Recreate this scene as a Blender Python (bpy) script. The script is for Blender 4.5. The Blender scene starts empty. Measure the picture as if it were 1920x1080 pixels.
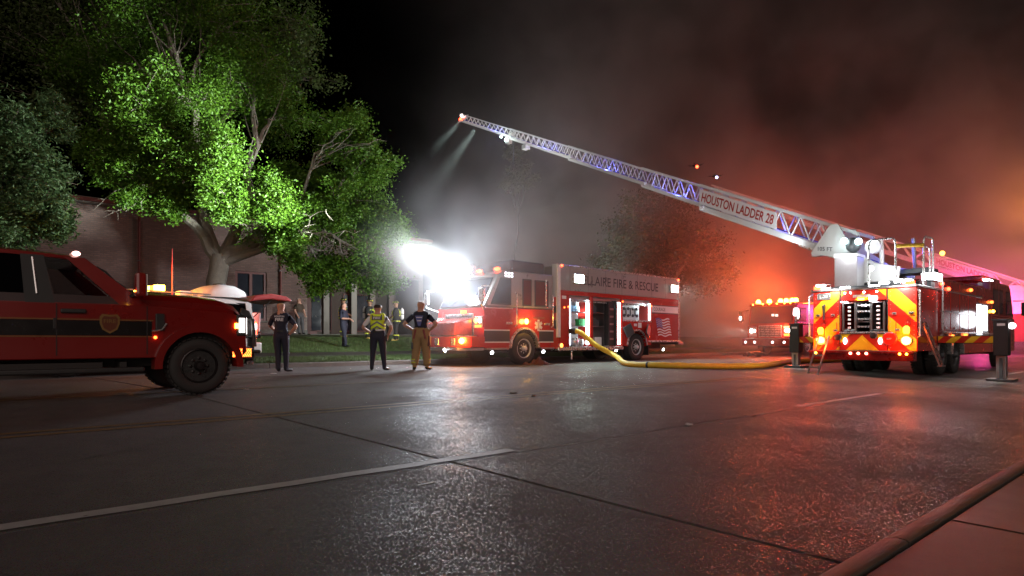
import bpy, bmesh, math, random
import numpy as np
from mathutils import Vector, Matrix
R = math.radians
random.seed(7)
rng = np.random.default_rng(11)
C = bpy.context.scene.collection
scene = bpy.context.scene

# ------------------------------------------------------------------ camera, world, sun, exposure
F, HZ, CAMZ = 1130.0, 638.0, 0.80          # focal length and horizon in the 1920 px frame, eye height
cam = bpy.data.cameras.new('camera')
cam.lens = 36 * F / 1920
cam.sensor_width = 36
cam.shift_y = (HZ - 540) / 1920
cam.clip_start = 0.05
cam.clip_end = 2000
camo = bpy.data.objects.new('camera', cam)
C.objects.link(camo)
camo.location = (0, 0, CAMZ)
camo.rotation_euler = (R(90), 0, 0)
scene.camera = camo

world = bpy.data.worlds.new('World')
scene.world = world
world.use_nodes = True
wn = world.node_tree
bg = wn.nodes['Background']
sky = wn.nodes.new('ShaderNodeTexSky')
sky.sky_type = 'NISHITA'
sky.sun_disc = False
sky.sun_elevation = R(-6)
sky.sun_rotation = R(200)
wn.links.new(sky.outputs['Color'], bg.inputs['Color'])
bg.inputs['Strength'].default_value = 0.012

sun = bpy.data.lights.new('fill_sun', 'SUN')  # broad fill added from behind the camera to brighten what faces it
sun.energy = 0.95
sun.angle = R(60)
sun.color = (1.0, 0.80, 0.71)
suno = bpy.data.objects.new('fill_sun', sun)
C.objects.link(suno)
suno.rotation_euler = (R(68), 0, R(8))

scene.view_settings.view_transform = 'Standard'
scene.view_settings.look = 'None'
scene.view_settings.exposure = 0
scene.view_settings.gamma = 1
scene.cycles.use_denoising = True
scene.cycles.max_bounces = 5
scene.cycles.diffuse_bounces = 2
scene.cycles.glossy_bounces = 3
scene.cycles.transmission_bounces = 3
scene.cycles.volume_bounces = 1
scene.cycles.transparent_max_bounces = 12
scene.cycles.volume_step_rate = 0.35
scene.cycles.sample_clamp_indirect = 4
scene.cycles.sample_clamp_direct = 40
SMOKE_D = .066
PUFF_D = .115

# ------------------------------------------------------------------ helpers
ROAD = R(40)
U = (math.cos(ROAD), math.sin(ROAD))
N = (-math.sin(ROAD), math.cos(ROAD))

def uv(x, y): return (x*U[0] + y*U[1], x*N[0] + y*N[1])
def xy(u, v): return (u*U[0] + v*N[0], u*U[1] + v*N[1])

LAWN = [(17.75, .14), (19.2, .20), (22.7, .53), (25.7, .86), (29, 1.09), (33, 1.15), (400, 1.2)]
def gzv(v):
    if v <= 1.2: return -.0337*(10.37-1.2) + .11
    if v < 10.37: return -.0337*(10.37 - v)
    if v <= 17.6: return 0.0
    if v <= 17.75: return .14
    for (a, za), (b, zb) in zip(LAWN, LAWN[1:]):
        if v <= b: return za + (zb-za)*(v-a)/(b-a)
    return 1.2
def gz(x, y): return gzv(uv(x, y)[1])
def W(px, py, Y): return Vector(((px-960)/F*Y, Y, CAMZ + (HZ-py)/F*Y))

class MB:
    def __init__(s): s.v, s.f, s.m = [], [], []
    def add(s, vs, fs, m=0):
        n = len(s.v); s.v += [tuple(v) for v in vs]
        for f in fs: s.f.append(tuple(i+n for i in f)); s.m.append(m)
        return s
    def box(s, x0, x1, y0, y1, z0, z1, m=0):
        vs = [(x, y, z) for z in (z0, z1) for y in (y0, y1) for x in (x0, x1)]
        return s.add(vs, [(0,2,3,1),(4,5,7,6),(0,1,5,4),(2,6,7,3),(0,4,6,2),(1,3,7,5)], m)
    def cbox(s, c, d, m=0, rx=0, ry=0, rz=0):
        M = Matrix.Rotation(rz,3,'Z') @ Matrix.Rotation(ry,3,'Y') @ Matrix.Rotation(rx,3,'X')
        vs = [Vector(c) + M @ Vector((x*d[0]/2, y*d[1]/2, z*d[2]/2)) for z in (-1,1) for y in (-1,1) for x in (-1,1)]
        return s.add(vs, [(0,2,3,1),(4,5,7,6),(0,1,5,4),(2,6,7,3),(0,4,6,2),(1,3,7,5)], m)
    def prism(s, poly, axis, a0, a1, m=0):      # poly in the two other axes, in order
        n = len(poly)
        def p(t, a):
            return {'x': (a, t[0], t[1]), 'y': (t[0], a, t[1]), 'z': (t[0], t[1], a)}[axis]
        vs = [p(t, a0) for t in poly] + [p(t, a1) for t in poly]
        fs = [tuple(range(n)), tuple(range(2*n-1, n-1, -1))]
        fs += [(i, i+n, (i+1) % n + n, (i+1) % n) for i in range(n)]
        return s.add(vs, fs, m)
    def tube(s, pts, r, seg=8, m=0, cap=True):
        pts = [Vector(p) for p in pts]
        n = len(pts)
        rs = r if isinstance(r, (list, tuple)) else [r]*n
        ref = None; rings = []
        for i, p in enumerate(pts):
            t = (pts[min(i+1, n-1)] - pts[max(i-1, 0)]).normalized()
            if ref is None:
                ref = t.orthogonal().normalized()
            ref = (ref - t*ref.dot(t))
            ref = ref.normalized() if ref.length > 1e-5 else t.orthogonal().normalized()
            b = t.cross(ref)
            rings.append([p + (ref*math.cos(a) + b*math.sin(a))*rs[i] for a in [2*math.pi*k/seg for k in range(seg)]])
        vs = [q for rg in rings for q in rg]
        fs = [(i*seg+k, i*seg+(k+1) % seg, (i+1)*seg+(k+1) % seg, (i+1)*seg+k) for i in range(n-1) for k in range(seg)]
        if cap: fs += [tuple(range(seg-1, -1, -1)), tuple((n-1)*seg+k for k in range(seg))]
        return s.add(vs, fs, m)
    def lathe(s, c, axis, prof, seg=24, m=0):   # prof: (offset along axis, radius)
        c = Vector(c); a = Vector(axis).normalized(); e = a.orthogonal().normalized(); b = a.cross(e)
        vs = [c + a*o + (e*math.cos(t) + b*math.sin(t))*r for o, r in prof for t in [2*math.pi*k/seg for k in range(seg)]]
        n = len(prof)
        fs = [(i*seg+k, i*seg+(k+1) % seg, (i+1)*seg+(k+1) % seg, (i+1)*seg+k) for i in range(n-1) for k in range(seg)]
        fs += [tuple(range(seg-1, -1, -1)), tuple((n-1)*seg+k for k in range(seg))]
        return s.add(vs, fs, m)
    def ball(s, c, r, m=0, seg=12, rings=8):
        rr = r if isinstance(r, (list, tuple)) else (r, r, r)
        vs = [(c[0], c[1], c[2]-rr[2])]
        for i in range(1, rings):
            ph = math.pi*i/rings
            vs += [(c[0]+rr[0]*math.sin(ph)*math.cos(2*math.pi*k/seg), c[1]+rr[1]*math.sin(ph)*math.sin(2*math.pi*k/seg), c[2]-rr[2]*math.cos(ph)) for k in range(seg)]
        vs.append((c[0], c[1], c[2]+rr[2]))
        L = len(vs)-1
        fs = [(0, 1+(k+1) % seg, 1+k) for k in range(seg)]
        fs += [(1+i*seg+k, 1+i*seg+(k+1) % seg, 1+(i+1)*seg+(k+1) % seg, 1+(i+1)*seg+k) for i in range(rings-2) for k in range(seg)]
        fs += [(L, 1+(rings-2)*seg+k, 1+(rings-2)*seg+(k+1) % seg) for k in range(seg)]
        return s.add(vs, fs, m)
    def loft(s, rings, m=0, cap=True):
        seg = len(rings[0])
        vs = [q for rg in rings for q in rg]
        n = len(rings)
        fs = [(i*seg+k, i*seg+(k+1) % seg, (i+1)*seg+(k+1) % seg, (i+1)*seg+k) for i in range(n-1) for k in range(seg)]
        if cap: fs += [tuple(range(seg-1, -1, -1)), tuple((n-1)*seg+k for k in range(seg))]
        return s.add(vs, fs, m)
    def build(s, name, mats, parent=None, bevel=0, smooth=False, segs=2, recalc=True):
        me = bpy.data.meshes.new(name)
        me.from_pydata(s.v, [], s.f)
        if not isinstance(mats, (list, tuple)): mats = [mats]
        for m in mats: me.materials.append(m)
        me.polygons.foreach_set('material_index', s.m)
        if recalc:
            bm = bmesh.new(); bm.from_mesh(me); bmesh.ops.recalc_face_normals(bm, faces=bm.faces); bm.to_mesh(me); bm.free()
        if smooth:
            me.polygons.foreach_set('use_smooth', [True]*len(me.polygons))
            try: me.set_sharp_from_angle(angle=R(40))
            except Exception: pass
        o = bpy.data.objects.new(name, me)
        C.objects.link(o)
        if parent: o.parent = parent
        if bevel:
            b = o.modifiers.new('bevel', 'BEVEL'); b.width = bevel; b.segments = segs; b.limit_method = 'ANGLE'; b.angle_limit = R(35)
        return o

def B(name, mats, parent, x0, x1, y0, y1, z0, z1, bevel=0.0):
    return MB().box(x0, x1, y0, y1, z0, z1).build(name, mats, parent, bevel)

def thing(name, label, cat, loc, rz=0, group=None):
    o = bpy.data.objects.new(name, None); C.objects.link(o)
    o.empty_display_size = .2
    o.location = loc; o.rotation_euler = (0, 0, rz)
    o['label'] = label; o['category'] = cat
    if group: o['group'] = group
    return o
def tag(o, label, cat, group=None):
    o['label'] = label; o['category'] = cat
    if group: o['group'] = group
    return o
def structure(o, label=None):
    o['kind'] = 'structure'
    if label: o['label'] = label
    return o

def lettering(parent, text, centre, right, up, h, mat, w=None, name='lettering', off=.0, push=.004):
    cu = bpy.data.curves.new('tmp', 'FONT'); cu.body = text; cu.align_x = 'CENTER'; cu.size = 1; cu.offset = off; cu.resolution_u = 3
    to = bpy.data.objects.new('tmp', cu); C.objects.link(to)
    dg = bpy.context.evaluated_depsgraph_get(); dg.update()
    me = bpy.data.meshes.new_from_object(to.evaluated_get(dg))
    bpy.data.objects.remove(to)
    vs = [v.co.copy() for v in me.vertices]
    x0, x1 = min(v.x for v in vs), max(v.x for v in vs); y0, y1 = min(v.y for v in vs), max(v.y for v in vs)
    sy = h/(y1-y0); sx = sy if w is None else w/(x1-x0)
    right = Vector(right).normalized(); up = Vector(up).normalized(); nn = right.cross(up)
    c = Vector(centre) + nn*push
    for v in me.vertices:
        v.co = c + right*((v.co.x-(x0+x1)/2)*sx) + up*((v.co.y-(y0+y1)/2)*sy)
    me.name = name
    me.materials.clear(); me.materials.append(mat)
    o = bpy.data.objects.new(name, me); C.objects.link(o)
    if parent: o.parent = parent
    return o

# ------------------------------------------------------------------ materials
def nodes_of(m):
    m.use_nodes = True
    nt = m.node_tree; p = nt.nodes['Principled BSDF']
    return nt, p
MATS = {}
def P(name, col, rough=.5, metal=0, var=.15, scale=6, bump=0, bscale=60, coat=0, rvar=.1, spec=.5):
    if name in MATS: return MATS[name]
    m = bpy.data.materials.new(name); nt, p = nodes_of(m); MATS[name] = m
    L = nt.links
    tc = nt.nodes.new('ShaderNodeTexCoord')
    nz = nt.nodes.new('ShaderNodeTexNoise'); nz.inputs['Scale'].default_value = scale; nz.inputs['Detail'].default_value = 5; nz.inputs['Roughness'].default_value = .65
    L.new(tc.outputs['Object'], nz.inputs['Vector'])
    mx = nt.nodes.new('ShaderNodeMix'); mx.data_type = 'RGBA'
    mx.inputs[6].default_value = (*[c*(1-var) for c in col], 1); mx.inputs[7].default_value = (*[min(1, c*(1+var)) for c in col], 1)
    L.new(nz.outputs['Fac'], mx.inputs[0]); L.new(mx.outputs[2], p.inputs['Base Color'])
    mr = nt.nodes.new('ShaderNodeMapRange'); mr.inputs['To Min'].default_value = max(.02, rough-rvar); mr.inputs['To Max'].default_value = min(1, rough+rvar)
    L.new(nz.outputs['Fac'], mr.inputs['Value']); L.new(mr.outputs[0], p.inputs['Roughness'])
    p.inputs['Metallic'].default_value = metal
    p.inputs['Specular IOR Level'].default_value = spec
    if coat: p.inputs['Coat Weight'].default_value = coat; p.inputs['Coat Roughness'].default_value = .06
    if bump:
        n2 = nt.nodes.new('ShaderNodeTexNoise'); n2.inputs['Scale'].default_value = bscale; n2.inputs['Detail'].default_value = 3
        L.new(tc.outputs['Object'], n2.inputs['Vector'])
        bp = nt.nodes.new('ShaderNodeBump'); bp.inputs['Strength'].default_value = bump; bp.inputs['Distance'].default_value = .02
        L.new(n2.outputs['Fac'], bp.inputs['Height']); L.new(bp.outputs[0], p.inputs['Normal'])
    return m
def E(name, col, strength, sample=False):
    if name in MATS: return MATS[name]
    m = bpy.data.materials.new(name); m.use_nodes = True; nt = m.node_tree; nt.nodes.clear()
    e = nt.nodes.new('ShaderNodeEmission'); e.inputs['Color'].default_value = (*col, 1); e.inputs['Strength'].default_value = strength
    o = nt.nodes.new('ShaderNodeOutputMaterial'); nt.links.new(e.outputs[0], o.inputs['Surface'])
    m.cycles.emission_sampling = 'AUTO' if sample else 'NONE'
    MATS[name] = m
    return m
def glass(name, tint, mix=.35):
    m = bpy.data.materials.new(name); nt, p = nodes_of(m)
    p.inputs['Base Color'].default_value = (.01, .01, .012, 1); p.inputs['Roughness'].default_value = .04
    tr = nt.nodes.new('ShaderNodeBsdfTransparent'); tr.inputs['Color'].default_value = (*tint, 1)
    ms = nt.nodes.new('ShaderNodeMixShader'); ms.inputs[0].default_value = mix
    nt.links.new(tr.outputs[0], ms.inputs[1]); nt.links.new(p.outputs[0], ms.inputs[2])
    nt.links.new(ms.outputs[0], nt.nodes['Material Output'].inputs['Surface'])
    MATS[name] = m
    return m

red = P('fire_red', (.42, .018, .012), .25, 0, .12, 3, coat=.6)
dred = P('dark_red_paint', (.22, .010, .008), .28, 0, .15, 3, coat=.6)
silver = P('silver_paint', (.34, .33, .31), .3, .35, .08, 3, coat=.3)
white = P('white_paint', (.75, .75, .74), .35, 0, .06, 4, coat=.3)
black = P('black_plastic', (.018, .018, .018), .5, 0, .3, 8)
chrome = P('chrome', (.66, .66, .66), .28, .75, .08, 12)
alu = P('brushed_aluminium', (.42, .42, .42), .38, 1, .15, 20)
tread = P('tread_plate', (.34, .34, .35), .4, 1, .2, 30, .4, 90)
rubber = P('tyre_rubber', (.022, .021, .02), .75, 0, .35, 20, .2, 60)
under = P('chassis_black', (.02, .018, .017), .7, 0, .4, 10)
stripew = P('white_stripe', (.7, .68, .66), .4, 0, .08)
yel = P('chevron_yellow', (.75, .46, .015), .35, 0, .08, 5)
cred = P('chevron_red', (.5, .022, .01), .35, 0, .1, 5)
dgrey = P('dark_grey_metal', (.07, .075, .08), .45, .3, .2, 8)
lgrey = P('light_grey_panel', (.36, .35, .36), .45, .1, .1, 8)
gold = P('gold_leaf', (.24, .14, .045), .4, .5, .15)
letterred = P('letter_red', (.38, .015, .01), .5)
letterdark = P('letter_dark', (.03, .03, .035), .5)
gl_dark = glass('tinted_glass', (.10, .10, .11), .3)
gl_clear = glass('clear_glass', (.75, .75, .75), .12)
w_em = E('white_lamp', (.92, .97, 1.0), 30)
w_hot = E('scene_lamp', (.88, .95, 1.0), 90)
g_em = E('scene_lamp_greenish', (.72, 1.0, .86), 45)
wo_em = E('scene_lamp_warm', (1.0, .86, .72), 45)
led = E('compartment_led', (.75, .97, 1.0), 9, True)
led_v = E('compartment_led_violet', (.80, .86, 1.0), 9, True)
a_em = E('amber_lamp', (1.0, .42, .03), 26)
ay_em = E('amber_yellow_lamp', (1.0, .62, .05), 30)
r_em = E('red_lamp', (1.0, .06, .02), 14)
ro_em = E('red_orange_lamp', (1.0, .13, .02), 9)
b_em = E('blue_lamp', (.05, .10, 1.0), 14)
m_em = E('magenta_lamp', (1.0, .08, .45), 14)

def lamp(name, parent, loc, power, col, kind='POINT', target=None, size=.05, spot=90, blend=.6):
    l = bpy.data.lights.new(name, kind); l.energy = power; l.color = col
    l.shadow_soft_size = size
    if kind == 'SPOT': l.spot_size = R(spot); l.spot_blend = blend
    o = bpy.data.objects.new(name, l); C.objects.link(o); o.location = loc
    if target is not None:
        o.rotation_euler = (Vector(target)-Vector(loc)).to_track_quat('-Z', 'Y').to_euler()
    if parent: o.parent = parent
    return o
# ------------------------------------------------------------------ ground materials
def sparkle_nodes(nt, vo, rr, big, p):
    # single wet stones: some cells of the aggregate stay glossy, more of them where the surface is wetter
    L = nt.links; sx = nt.nodes.new('ShaderNodeSeparateColor'); L.new(vo.outputs['Color'], sx.inputs[0])
    th = nt.nodes.new('ShaderNodeMapRange'); th.inputs['From Min'].default_value = .35; th.inputs['From Max'].default_value = .65; th.inputs['To Min'].default_value = .80; th.inputs['To Max'].default_value = .99
    L.new(big.outputs['Fac'], th.inputs['Value'])
    gt = nt.nodes.new('ShaderNodeMath'); gt.operation = 'GREATER_THAN'; L.new(sx.outputs[0], gt.inputs[0]); L.new(th.outputs[0], gt.inputs[1])
    mx = nt.nodes.new('ShaderNodeMix'); mx.inputs[3].default_value = .22; L.new(gt.outputs[0], mx.inputs[0]); L.new(rr.outputs[0], mx.inputs[2]); L.new(mx.outputs[0], p.inputs['Roughness'])
def road_material(name, col, wet=.5, speck=.5, sparkle=False):
    m = bpy.data.materials.new(name); nt, p = nodes_of(m); L = nt.links; MATS[name] = m
    tc = nt.nodes.new('ShaderNodeTexCoord')
    def noise(sc, det=4, ro=.6):
        n = nt.nodes.new('ShaderNodeTexNoise'); n.inputs['Scale'].default_value = sc; n.inputs['Detail'].default_value = det; n.inputs['Roughness'].default_value = ro
        L.new(tc.outputs['Object'], n.inputs['Vector']); return n
    big = noise(.45, 6, .7); mid = noise(4, 5, .7); vo = nt.nodes.new('ShaderNodeTexVoronoi'); vo.inputs['Scale'].default_value = 190
    L.new(tc.outputs['Object'], vo.inputs['Vector'])
    cr = nt.nodes.new('ShaderNodeValToRGB'); cr.color_ramp.elements[0].position = .28; cr.color_ramp.elements[0].color = (*[c*.78 for c in col], 1)
    cr.color_ramp.elements[1].position = .72; cr.color_ramp.elements[1].color = (*[c*1.15 for c in col], 1)
    L.new(big.outputs['Fac'], cr.inputs['Fac'])
    m1 = nt.nodes.new('ShaderNodeMix'); m1.data_type = 'RGBA'; m1.blend_type = 'MULTIPLY'; m1.inputs[0].default_value = .8
    mr = nt.nodes.new('ShaderNodeMapRange'); mr.inputs['From Min'].default_value = .25; mr.inputs['From Max'].default_value = .75; mr.inputs['To Min'].default_value = .6; mr.inputs['To Max'].default_value = 1.3
    L.new(mid.outputs['Fac'], mr.inputs['Value'])
    L.new(cr.outputs['Color'], m1.inputs[6]); L.new(mr.outputs[0], m1.inputs[7])
    m2 = nt.nodes.new('ShaderNodeMix'); m2.data_type = 'RGBA'; m2.blend_type = 'MULTIPLY'; m2.inputs[0].default_value = speck
    L.new(m1.outputs[2], m2.inputs[6]); L.new(vo.outputs['Color'], m2.inputs[7])
    L.new(m2.outputs[2], p.inputs['Base Color'])
    rr = nt.nodes.new('ShaderNodeMapRange'); rr.inputs['From Min'].default_value = .35; rr.inputs['From Max'].default_value = .65
    rr.inputs['To Min'].default_value = wet; rr.inputs['To Max'].default_value = min(.95, wet+.16)
    L.new(big.outputs['Fac'], rr.inputs['Value']); L.new(rr.outputs[0], p.inputs['Roughness'])
    if sparkle: sparkle_nodes(nt, vo, rr, big, p)
    n3 = noise(150, 3, .75)
    ad = nt.nodes.new('ShaderNodeMath'); ad.operation = 'ADD'
    ad.inputs[0].default_value = 0; L.new(n3.outputs['Fac'], ad.inputs[1])
    bp = nt.nodes.new('ShaderNodeBump'); bp.inputs['Strength'].default_value = .5; bp.inputs['Distance'].default_value = .005
    L.new(ad.outputs[0], bp.inputs['Height']); L.new(bp.outputs[0], p.inputs['Normal'])
    return m
road_m = road_material('wet_concrete_road', (.135, .115, .108), .72, .75, True)
kerb_m = road_material('kerb_concrete', (.10, .082, .07), .55, .35)
walk_m = road_material('pavement_concrete', (.052, .042, .037), .5, .5)
joint_m = P('joint_tar', (.012, .011, .011), .6, 0, .3, 30)
paintw = P('worn_white_road_paint', (.34, .33, .32), .55, 0, .35, 14, .3, 120)
painty = P('worn_yellow_road_paint', (.17, .10, .025), .55, 0, .4, 14, .3, 120)

# ------------------------------------------------------------------ road: separate slabs with recessed joints
def rp(u, v, dz=0): x, y = xy(u, v); return (x, y, gzv(v)+dz)
road = bpy.data.objects.new('road', None); C.objects.link(road); structure(road)
VB = [1.2, 4.13, 7.37, 10.37, 14.0, 17.6]
UB = [2.3 + 14*k for k in range(-5, 10)]
def jit(u, v):  # the joints run slightly askew
    return u + .04 - .125*(v-8) + .015*math.sin(v*3.1+u)
G = .011
for a, b in zip(VB, VB[1:]):
    for c, d in zip(UB, UB[1:]):
        g2 = .004
        q = [(jit(c, a)+G, a+g2), (jit(d, a)-G, a+g2), (jit(d, b)-G, b-g2), (jit(c, b)+G, b-g2)]
        q2 = [(u_ + (.010 if i in (0, 3) else -.010), v_ + (.004 if i < 2 else -.004)) for i, (u_, v_) in enumerate(q)]
        top = [rp(u_, v_) for u_, v_ in q2]; sh = [rp(u_, v_, -.012) for u_, v_ in q]; lo = [rp(u_, v_, -.12) for u_, v_ in q]
        mb = MB(); mb.add(top+sh+lo, [(0,1,2,3)] + [(i, i+4, (i+1) % 4+4, (i+1) % 4) for i in range(4)] + [(i+4, i+8, (i+1) % 4+8, (i+1) % 4+4) for i in range(4)])
        mb.build('concrete_slab', road_m, road)
mb = MB()
mb.add([rp(UB[0], 1.0, -.06), rp(UB[-1], 1.0, -.06), rp(UB[-1], 10.37, -.035), rp(UB[0], 10.37, -.035), rp(UB[-1], 17.7, -.035-.0), rp(UB[0], 17.7, -.035)],
       [(0,1,2,3), (3,2,4,5)])
mb.v[0] = (*xy(UB[0], 1.15), gzv(1.3)-.035); mb.v[1] = (*xy(UB[-1], 1.15), gzv(1.3)-.035)
mb.v[4] = (*xy(UB[-1], 17.65), -.035); mb.v[5] = (*xy(UB[0], 17.65), -.035)
mb.build('joint_filler', joint_m, road)
def stripe(u0, u1, v, w, m, name='lane_line', n=10):
    mb = MB()
    for i in range(n+1):
        uu = u0 + (u1-u0)*i/n
        e = .006*math.sin(uu*7.3)
        mb.v += [rp(uu, v-w/2+e, .004), rp(uu, v+w/2+e*.6, .004)]
    mb.f = [(2*i, 2*i+2, 2*i+3, 2*i+1) for i in range(n)]; mb.m = [0]*n
    return mb.build(name, m, road)
stripe(-3.2, 3.55, 4.24, .12, paintw, n=30)
for u0 in (9.2, 21.5, 33.8, 46, 58, -14): stripe(u0, u0+3.4, 4.24, .11, paintw)
stripe(-60, 110, 7.30, .09, painty, n=60); stripe(-60, 110, 7.52, .09, painty, n=60)
stripe(-60, 110, 10.46, .09, painty, n=60)
for u0 in (-8, 4.2, 16.5, 28.7, 41): stripe(u0, u0+3, 13.9, .11, paintw)

# meandering cracks and tar seams
def crack(u0, v0, du, dv, n, w):
    mb = MB(); pts = []; u, v = u0, v0
    for i in range(n+1):
        pts.append((u, v)); u += du/n*random.uniform(.6, 1.4) + random.gauss(0, .05); v += dv/n*random.uniform(.6, 1.4) + random.gauss(0, .05)
    for i, (u, v) in enumerate(pts):
        ww = w*random.uniform(.35, 1.2)*(1 if 0 < i < n else .1)
        a = pts[max(0, i-1)]; b = pts[min(n, i+1)]; l_ = math.hypot(b[0]-a[0], b[1]-a[1]) or 1
        nx, ny = -(b[1]-a[1])/l_*ww/2, (b[0]-a[0])/l_*ww/2
        mb.v += [rp(u+nx, v+ny, .0045), rp(u-nx, v-ny, .0045)]
    mb.f = [(2*i, 2*i+2, 2*i+3, 2*i+1) for i in range(n)]; mb.m = [0]*n
    mb.build('crack', joint_m, road)
crack(5.5, 4.12, 6, .05, 40, .022); crack(-1, 5.6, 2.6, .5, 26, .008); crack(4.2, 2.0, 2.2, 1.3, 30, .009); crack(7.5, 6.2, 3.6, -1.4, 30, .010)
crack(-6, 8.4, 5, .9, 34, .012); crack(1.5, 8.8, 5, .4, 34, .010); crack(12, 5, 5, 1.6, 30, .014); crack(3.2, 1.3, -.4, 2.6, 26, .012); crack(.4, 3.2, -1.6, .6, 20, .007)
# kerbs
near_kerb = bpy.data.objects.new('near_kerb', None); C.objects.link(near_kerb); structure(near_kerb)
zb, zt = gzv(1.21), gzv(1.0)
def ku(u, v, z): x, y = xy(u, v); return (x, y, z)
seg_u = [-30 + 3.05*k for k in range(40)]
for a, b in zip(seg_u, seg_u[1:]):
    a += .008; b -= .008
    prof = [(1.215, zb-.1), (1.212, zb+.012), (1.195, zb+.045), (1.165, zb+.072), (1.12, zb+.082), (1.075, zb+.080), (1.06, zb+.07), (1.06, zb-.1)]
    MB().loft([[ku(a, v, z) for v, z in prof], [ku(b, v, z) for v, z in prof]]).build('kerb_stone', kerb_m, near_kerb, smooth=True)
far_kerb = bpy.data.objects.new('far_kerb', None); C.objects.link(far_kerb); structure(far_kerb)
for a, b in zip([-40+3.05*k for k in range(45)], [-40+3.05*(k+1) for k in range(45)]):
    a += .008; b -= .008
    prof = [(17.58, -.1), (17.59, .02), (17.60, .115), (17.63, .14), (17.76, .145), (17.78, .12), (17.78, -.1)]
    MB().loft([[ku(a, v, z) for v, z in prof], [ku(b, v, z) for v, z in prof]]).build('kerb_stone', kerb_m, far_kerb, smooth=True)
pavement = bpy.data.objects.new('pavement', None); C.objects.link(pavement); structure(pavement)
for i in range(40):
    for j in range(3):
        a, b, c, d = -30+1.8*i+.01, -30+1.8*(i+1)-.01, 1.052-1.8*(j+1)+.01, 1.052-1.8*j-.006
        z = zb+.066
        MB().add([ku(a, c, z), ku(b, c, z), ku(b, d, z), ku(a, d, z), ku(a, c, z-.1), ku(b, c, z-.1), ku(b, d, z-.1), ku(a, d, z-.1)],
                 [(0,1,2,3), (0,4,5,1), (1,5,6,2), (2,6,7,3), (3,7,4,0)]).build('paving_slab', walk_m, pavement, bevel=.008, segs=1)

# lawn and the ground beyond it, one sheet to the horizon
grass_m = bpy.data.materials.new('lawn_grass'); nt, p = nodes_of(grass_m); L = nt.links
tc = nt.nodes.new('ShaderNodeTexCoord')
n1 = nt.nodes.new('ShaderNodeTexNoise'); n1.inputs['Scale'].default_value = .9; n1.inputs['Detail'].default_value = 8; n1.inputs['Roughness'].default_value = .75
L.new(tc.outputs['Object'], n1.inputs['Vector'])
cr = nt.nodes.new('ShaderNodeValToRGB'); e = cr.color_ramp.elements
e[0].position = .3; e[0].color = (.035, .045, .012, 1); e[1].position = .7; e[1].color = (.045, .09, .018, 1)
x_ = e.new(.5); x_.color = (.05, .065, .018, 1)
L.new(n1.outputs['Fac'], cr.inputs['Fac']); L.new(cr.outputs[0], p.inputs['Base Color']); p.inputs['Roughness'].default_value = .85
n2 = nt.nodes.new('ShaderNodeTexNoise'); n2.inputs['Scale'].default_value = 45; n2.inputs['Detail'].default_value = 4; L.new(tc.outputs['Object'], n2.inputs['Vector'])
bp = nt.nodes.new('ShaderNodeBump'); bp.inputs['Strength'].default_value = .9; bp.inputs['Distance'].default_value = .06
L.new(n2.outputs['Fac'], bp.inputs['Height']); L.new(bp.outputs[0], p.inputs['Normal'])
vl = [17.775, 18.4, 19.2, 20.9, 22.7, 24.2, 25.7, 29, 33, 60, 120, 400]
ul = [-300, -60, -40] + list(range(-30, 62, 2)) + [80, 120, 400]
mb = MB()
for v in vl:
    for u in ul:
        x, y = xy(u, v); wob = .02*math.sin(u*1.7+v*2.3) if 18 < v < 30 else 0
        mb.v.append((x, y, gzv(v)-.012+wob))
nu = len(ul)
mb.f = [(i*nu+j, i*nu+j+1, (i+1)*nu+j+1, (i+1)*nu+j) for i in range(len(vl)-1) for j in range(nu-1)]; mb.m = [0]*len(mb.f)
structure(mb.build('lawn', grass_m, smooth=True))
# ground under everything
soil = P('soil', (.05, .042, .035), .9, 0, .3, .5)
mb = MB().add([(-500, -500, -.6), (500, -500, -.6), (500, 600, -.6), (-500, 600, -.6)], [(0,1,2,3)])
structure(mb.build('ground', soil))
# lawn footpath between kerb strip and lawn
path = bpy.data.objects.new('lawn_footpath', None); C.objects.link(path); structure(path)
for i in range(45):
    a, b = -38+1.8*i+.008, -38+1.8*(i+1)-.008
    q = [(a, 19.75), (b, 19.75), (b, 20.85), (a, 20.85)]
    t = [(*xy(u_, v_), gzv(v_)+.02) for u_, v_ in q]; l2 = [(x, y, z-.08) for x, y, z in t]
    MB().add(t+l2, [(0,1,2,3), (0,4,5,1), (1,5,6,2), (2,6,7,3), (3,7,4,0)]).build('paving_slab', walk_m, path, bevel=.006, segs=1)

# grass blades
def blades(n, u0, u1, v0, v1, h):
    u_ = rng.uniform(u0, u1, n); v_ = v0 + (v1-v0)*rng.uniform(0, 1, n)**1.4
    keep = ~((v_ > 19.72) & (v_ < 20.88)); u_, v_ = u_[keep], v_[keep]; n = len(u_)
    x = u_*U[0]+v_*N[0]; y = u_*U[1]+v_*N[1]
    z = np.interp(v_, [a for a, _ in LAWN], [b for _, b in LAWN]) - .015
    hh = h*rng.uniform(.5, 1.3, n); an = rng.uniform(0, 6.28, n); wd = rng.uniform(.006, .012, n); lean = rng.normal(0, .5, (n, 2))*hh[:, None]
    V = np.zeros((n, 3, 3)); V[:, 0] = np.stack([x-np.cos(an)*wd, y-np.sin(an)*wd, z], 1); V[:, 1] = np.stack([x+np.cos(an)*wd, y+np.sin(an)*wd, z], 1)
    V[:, 2] = np.stack([x+lean[:, 0], y+lean[:, 1], z+hh], 1)
    return V.reshape(-1, 3)
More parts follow.
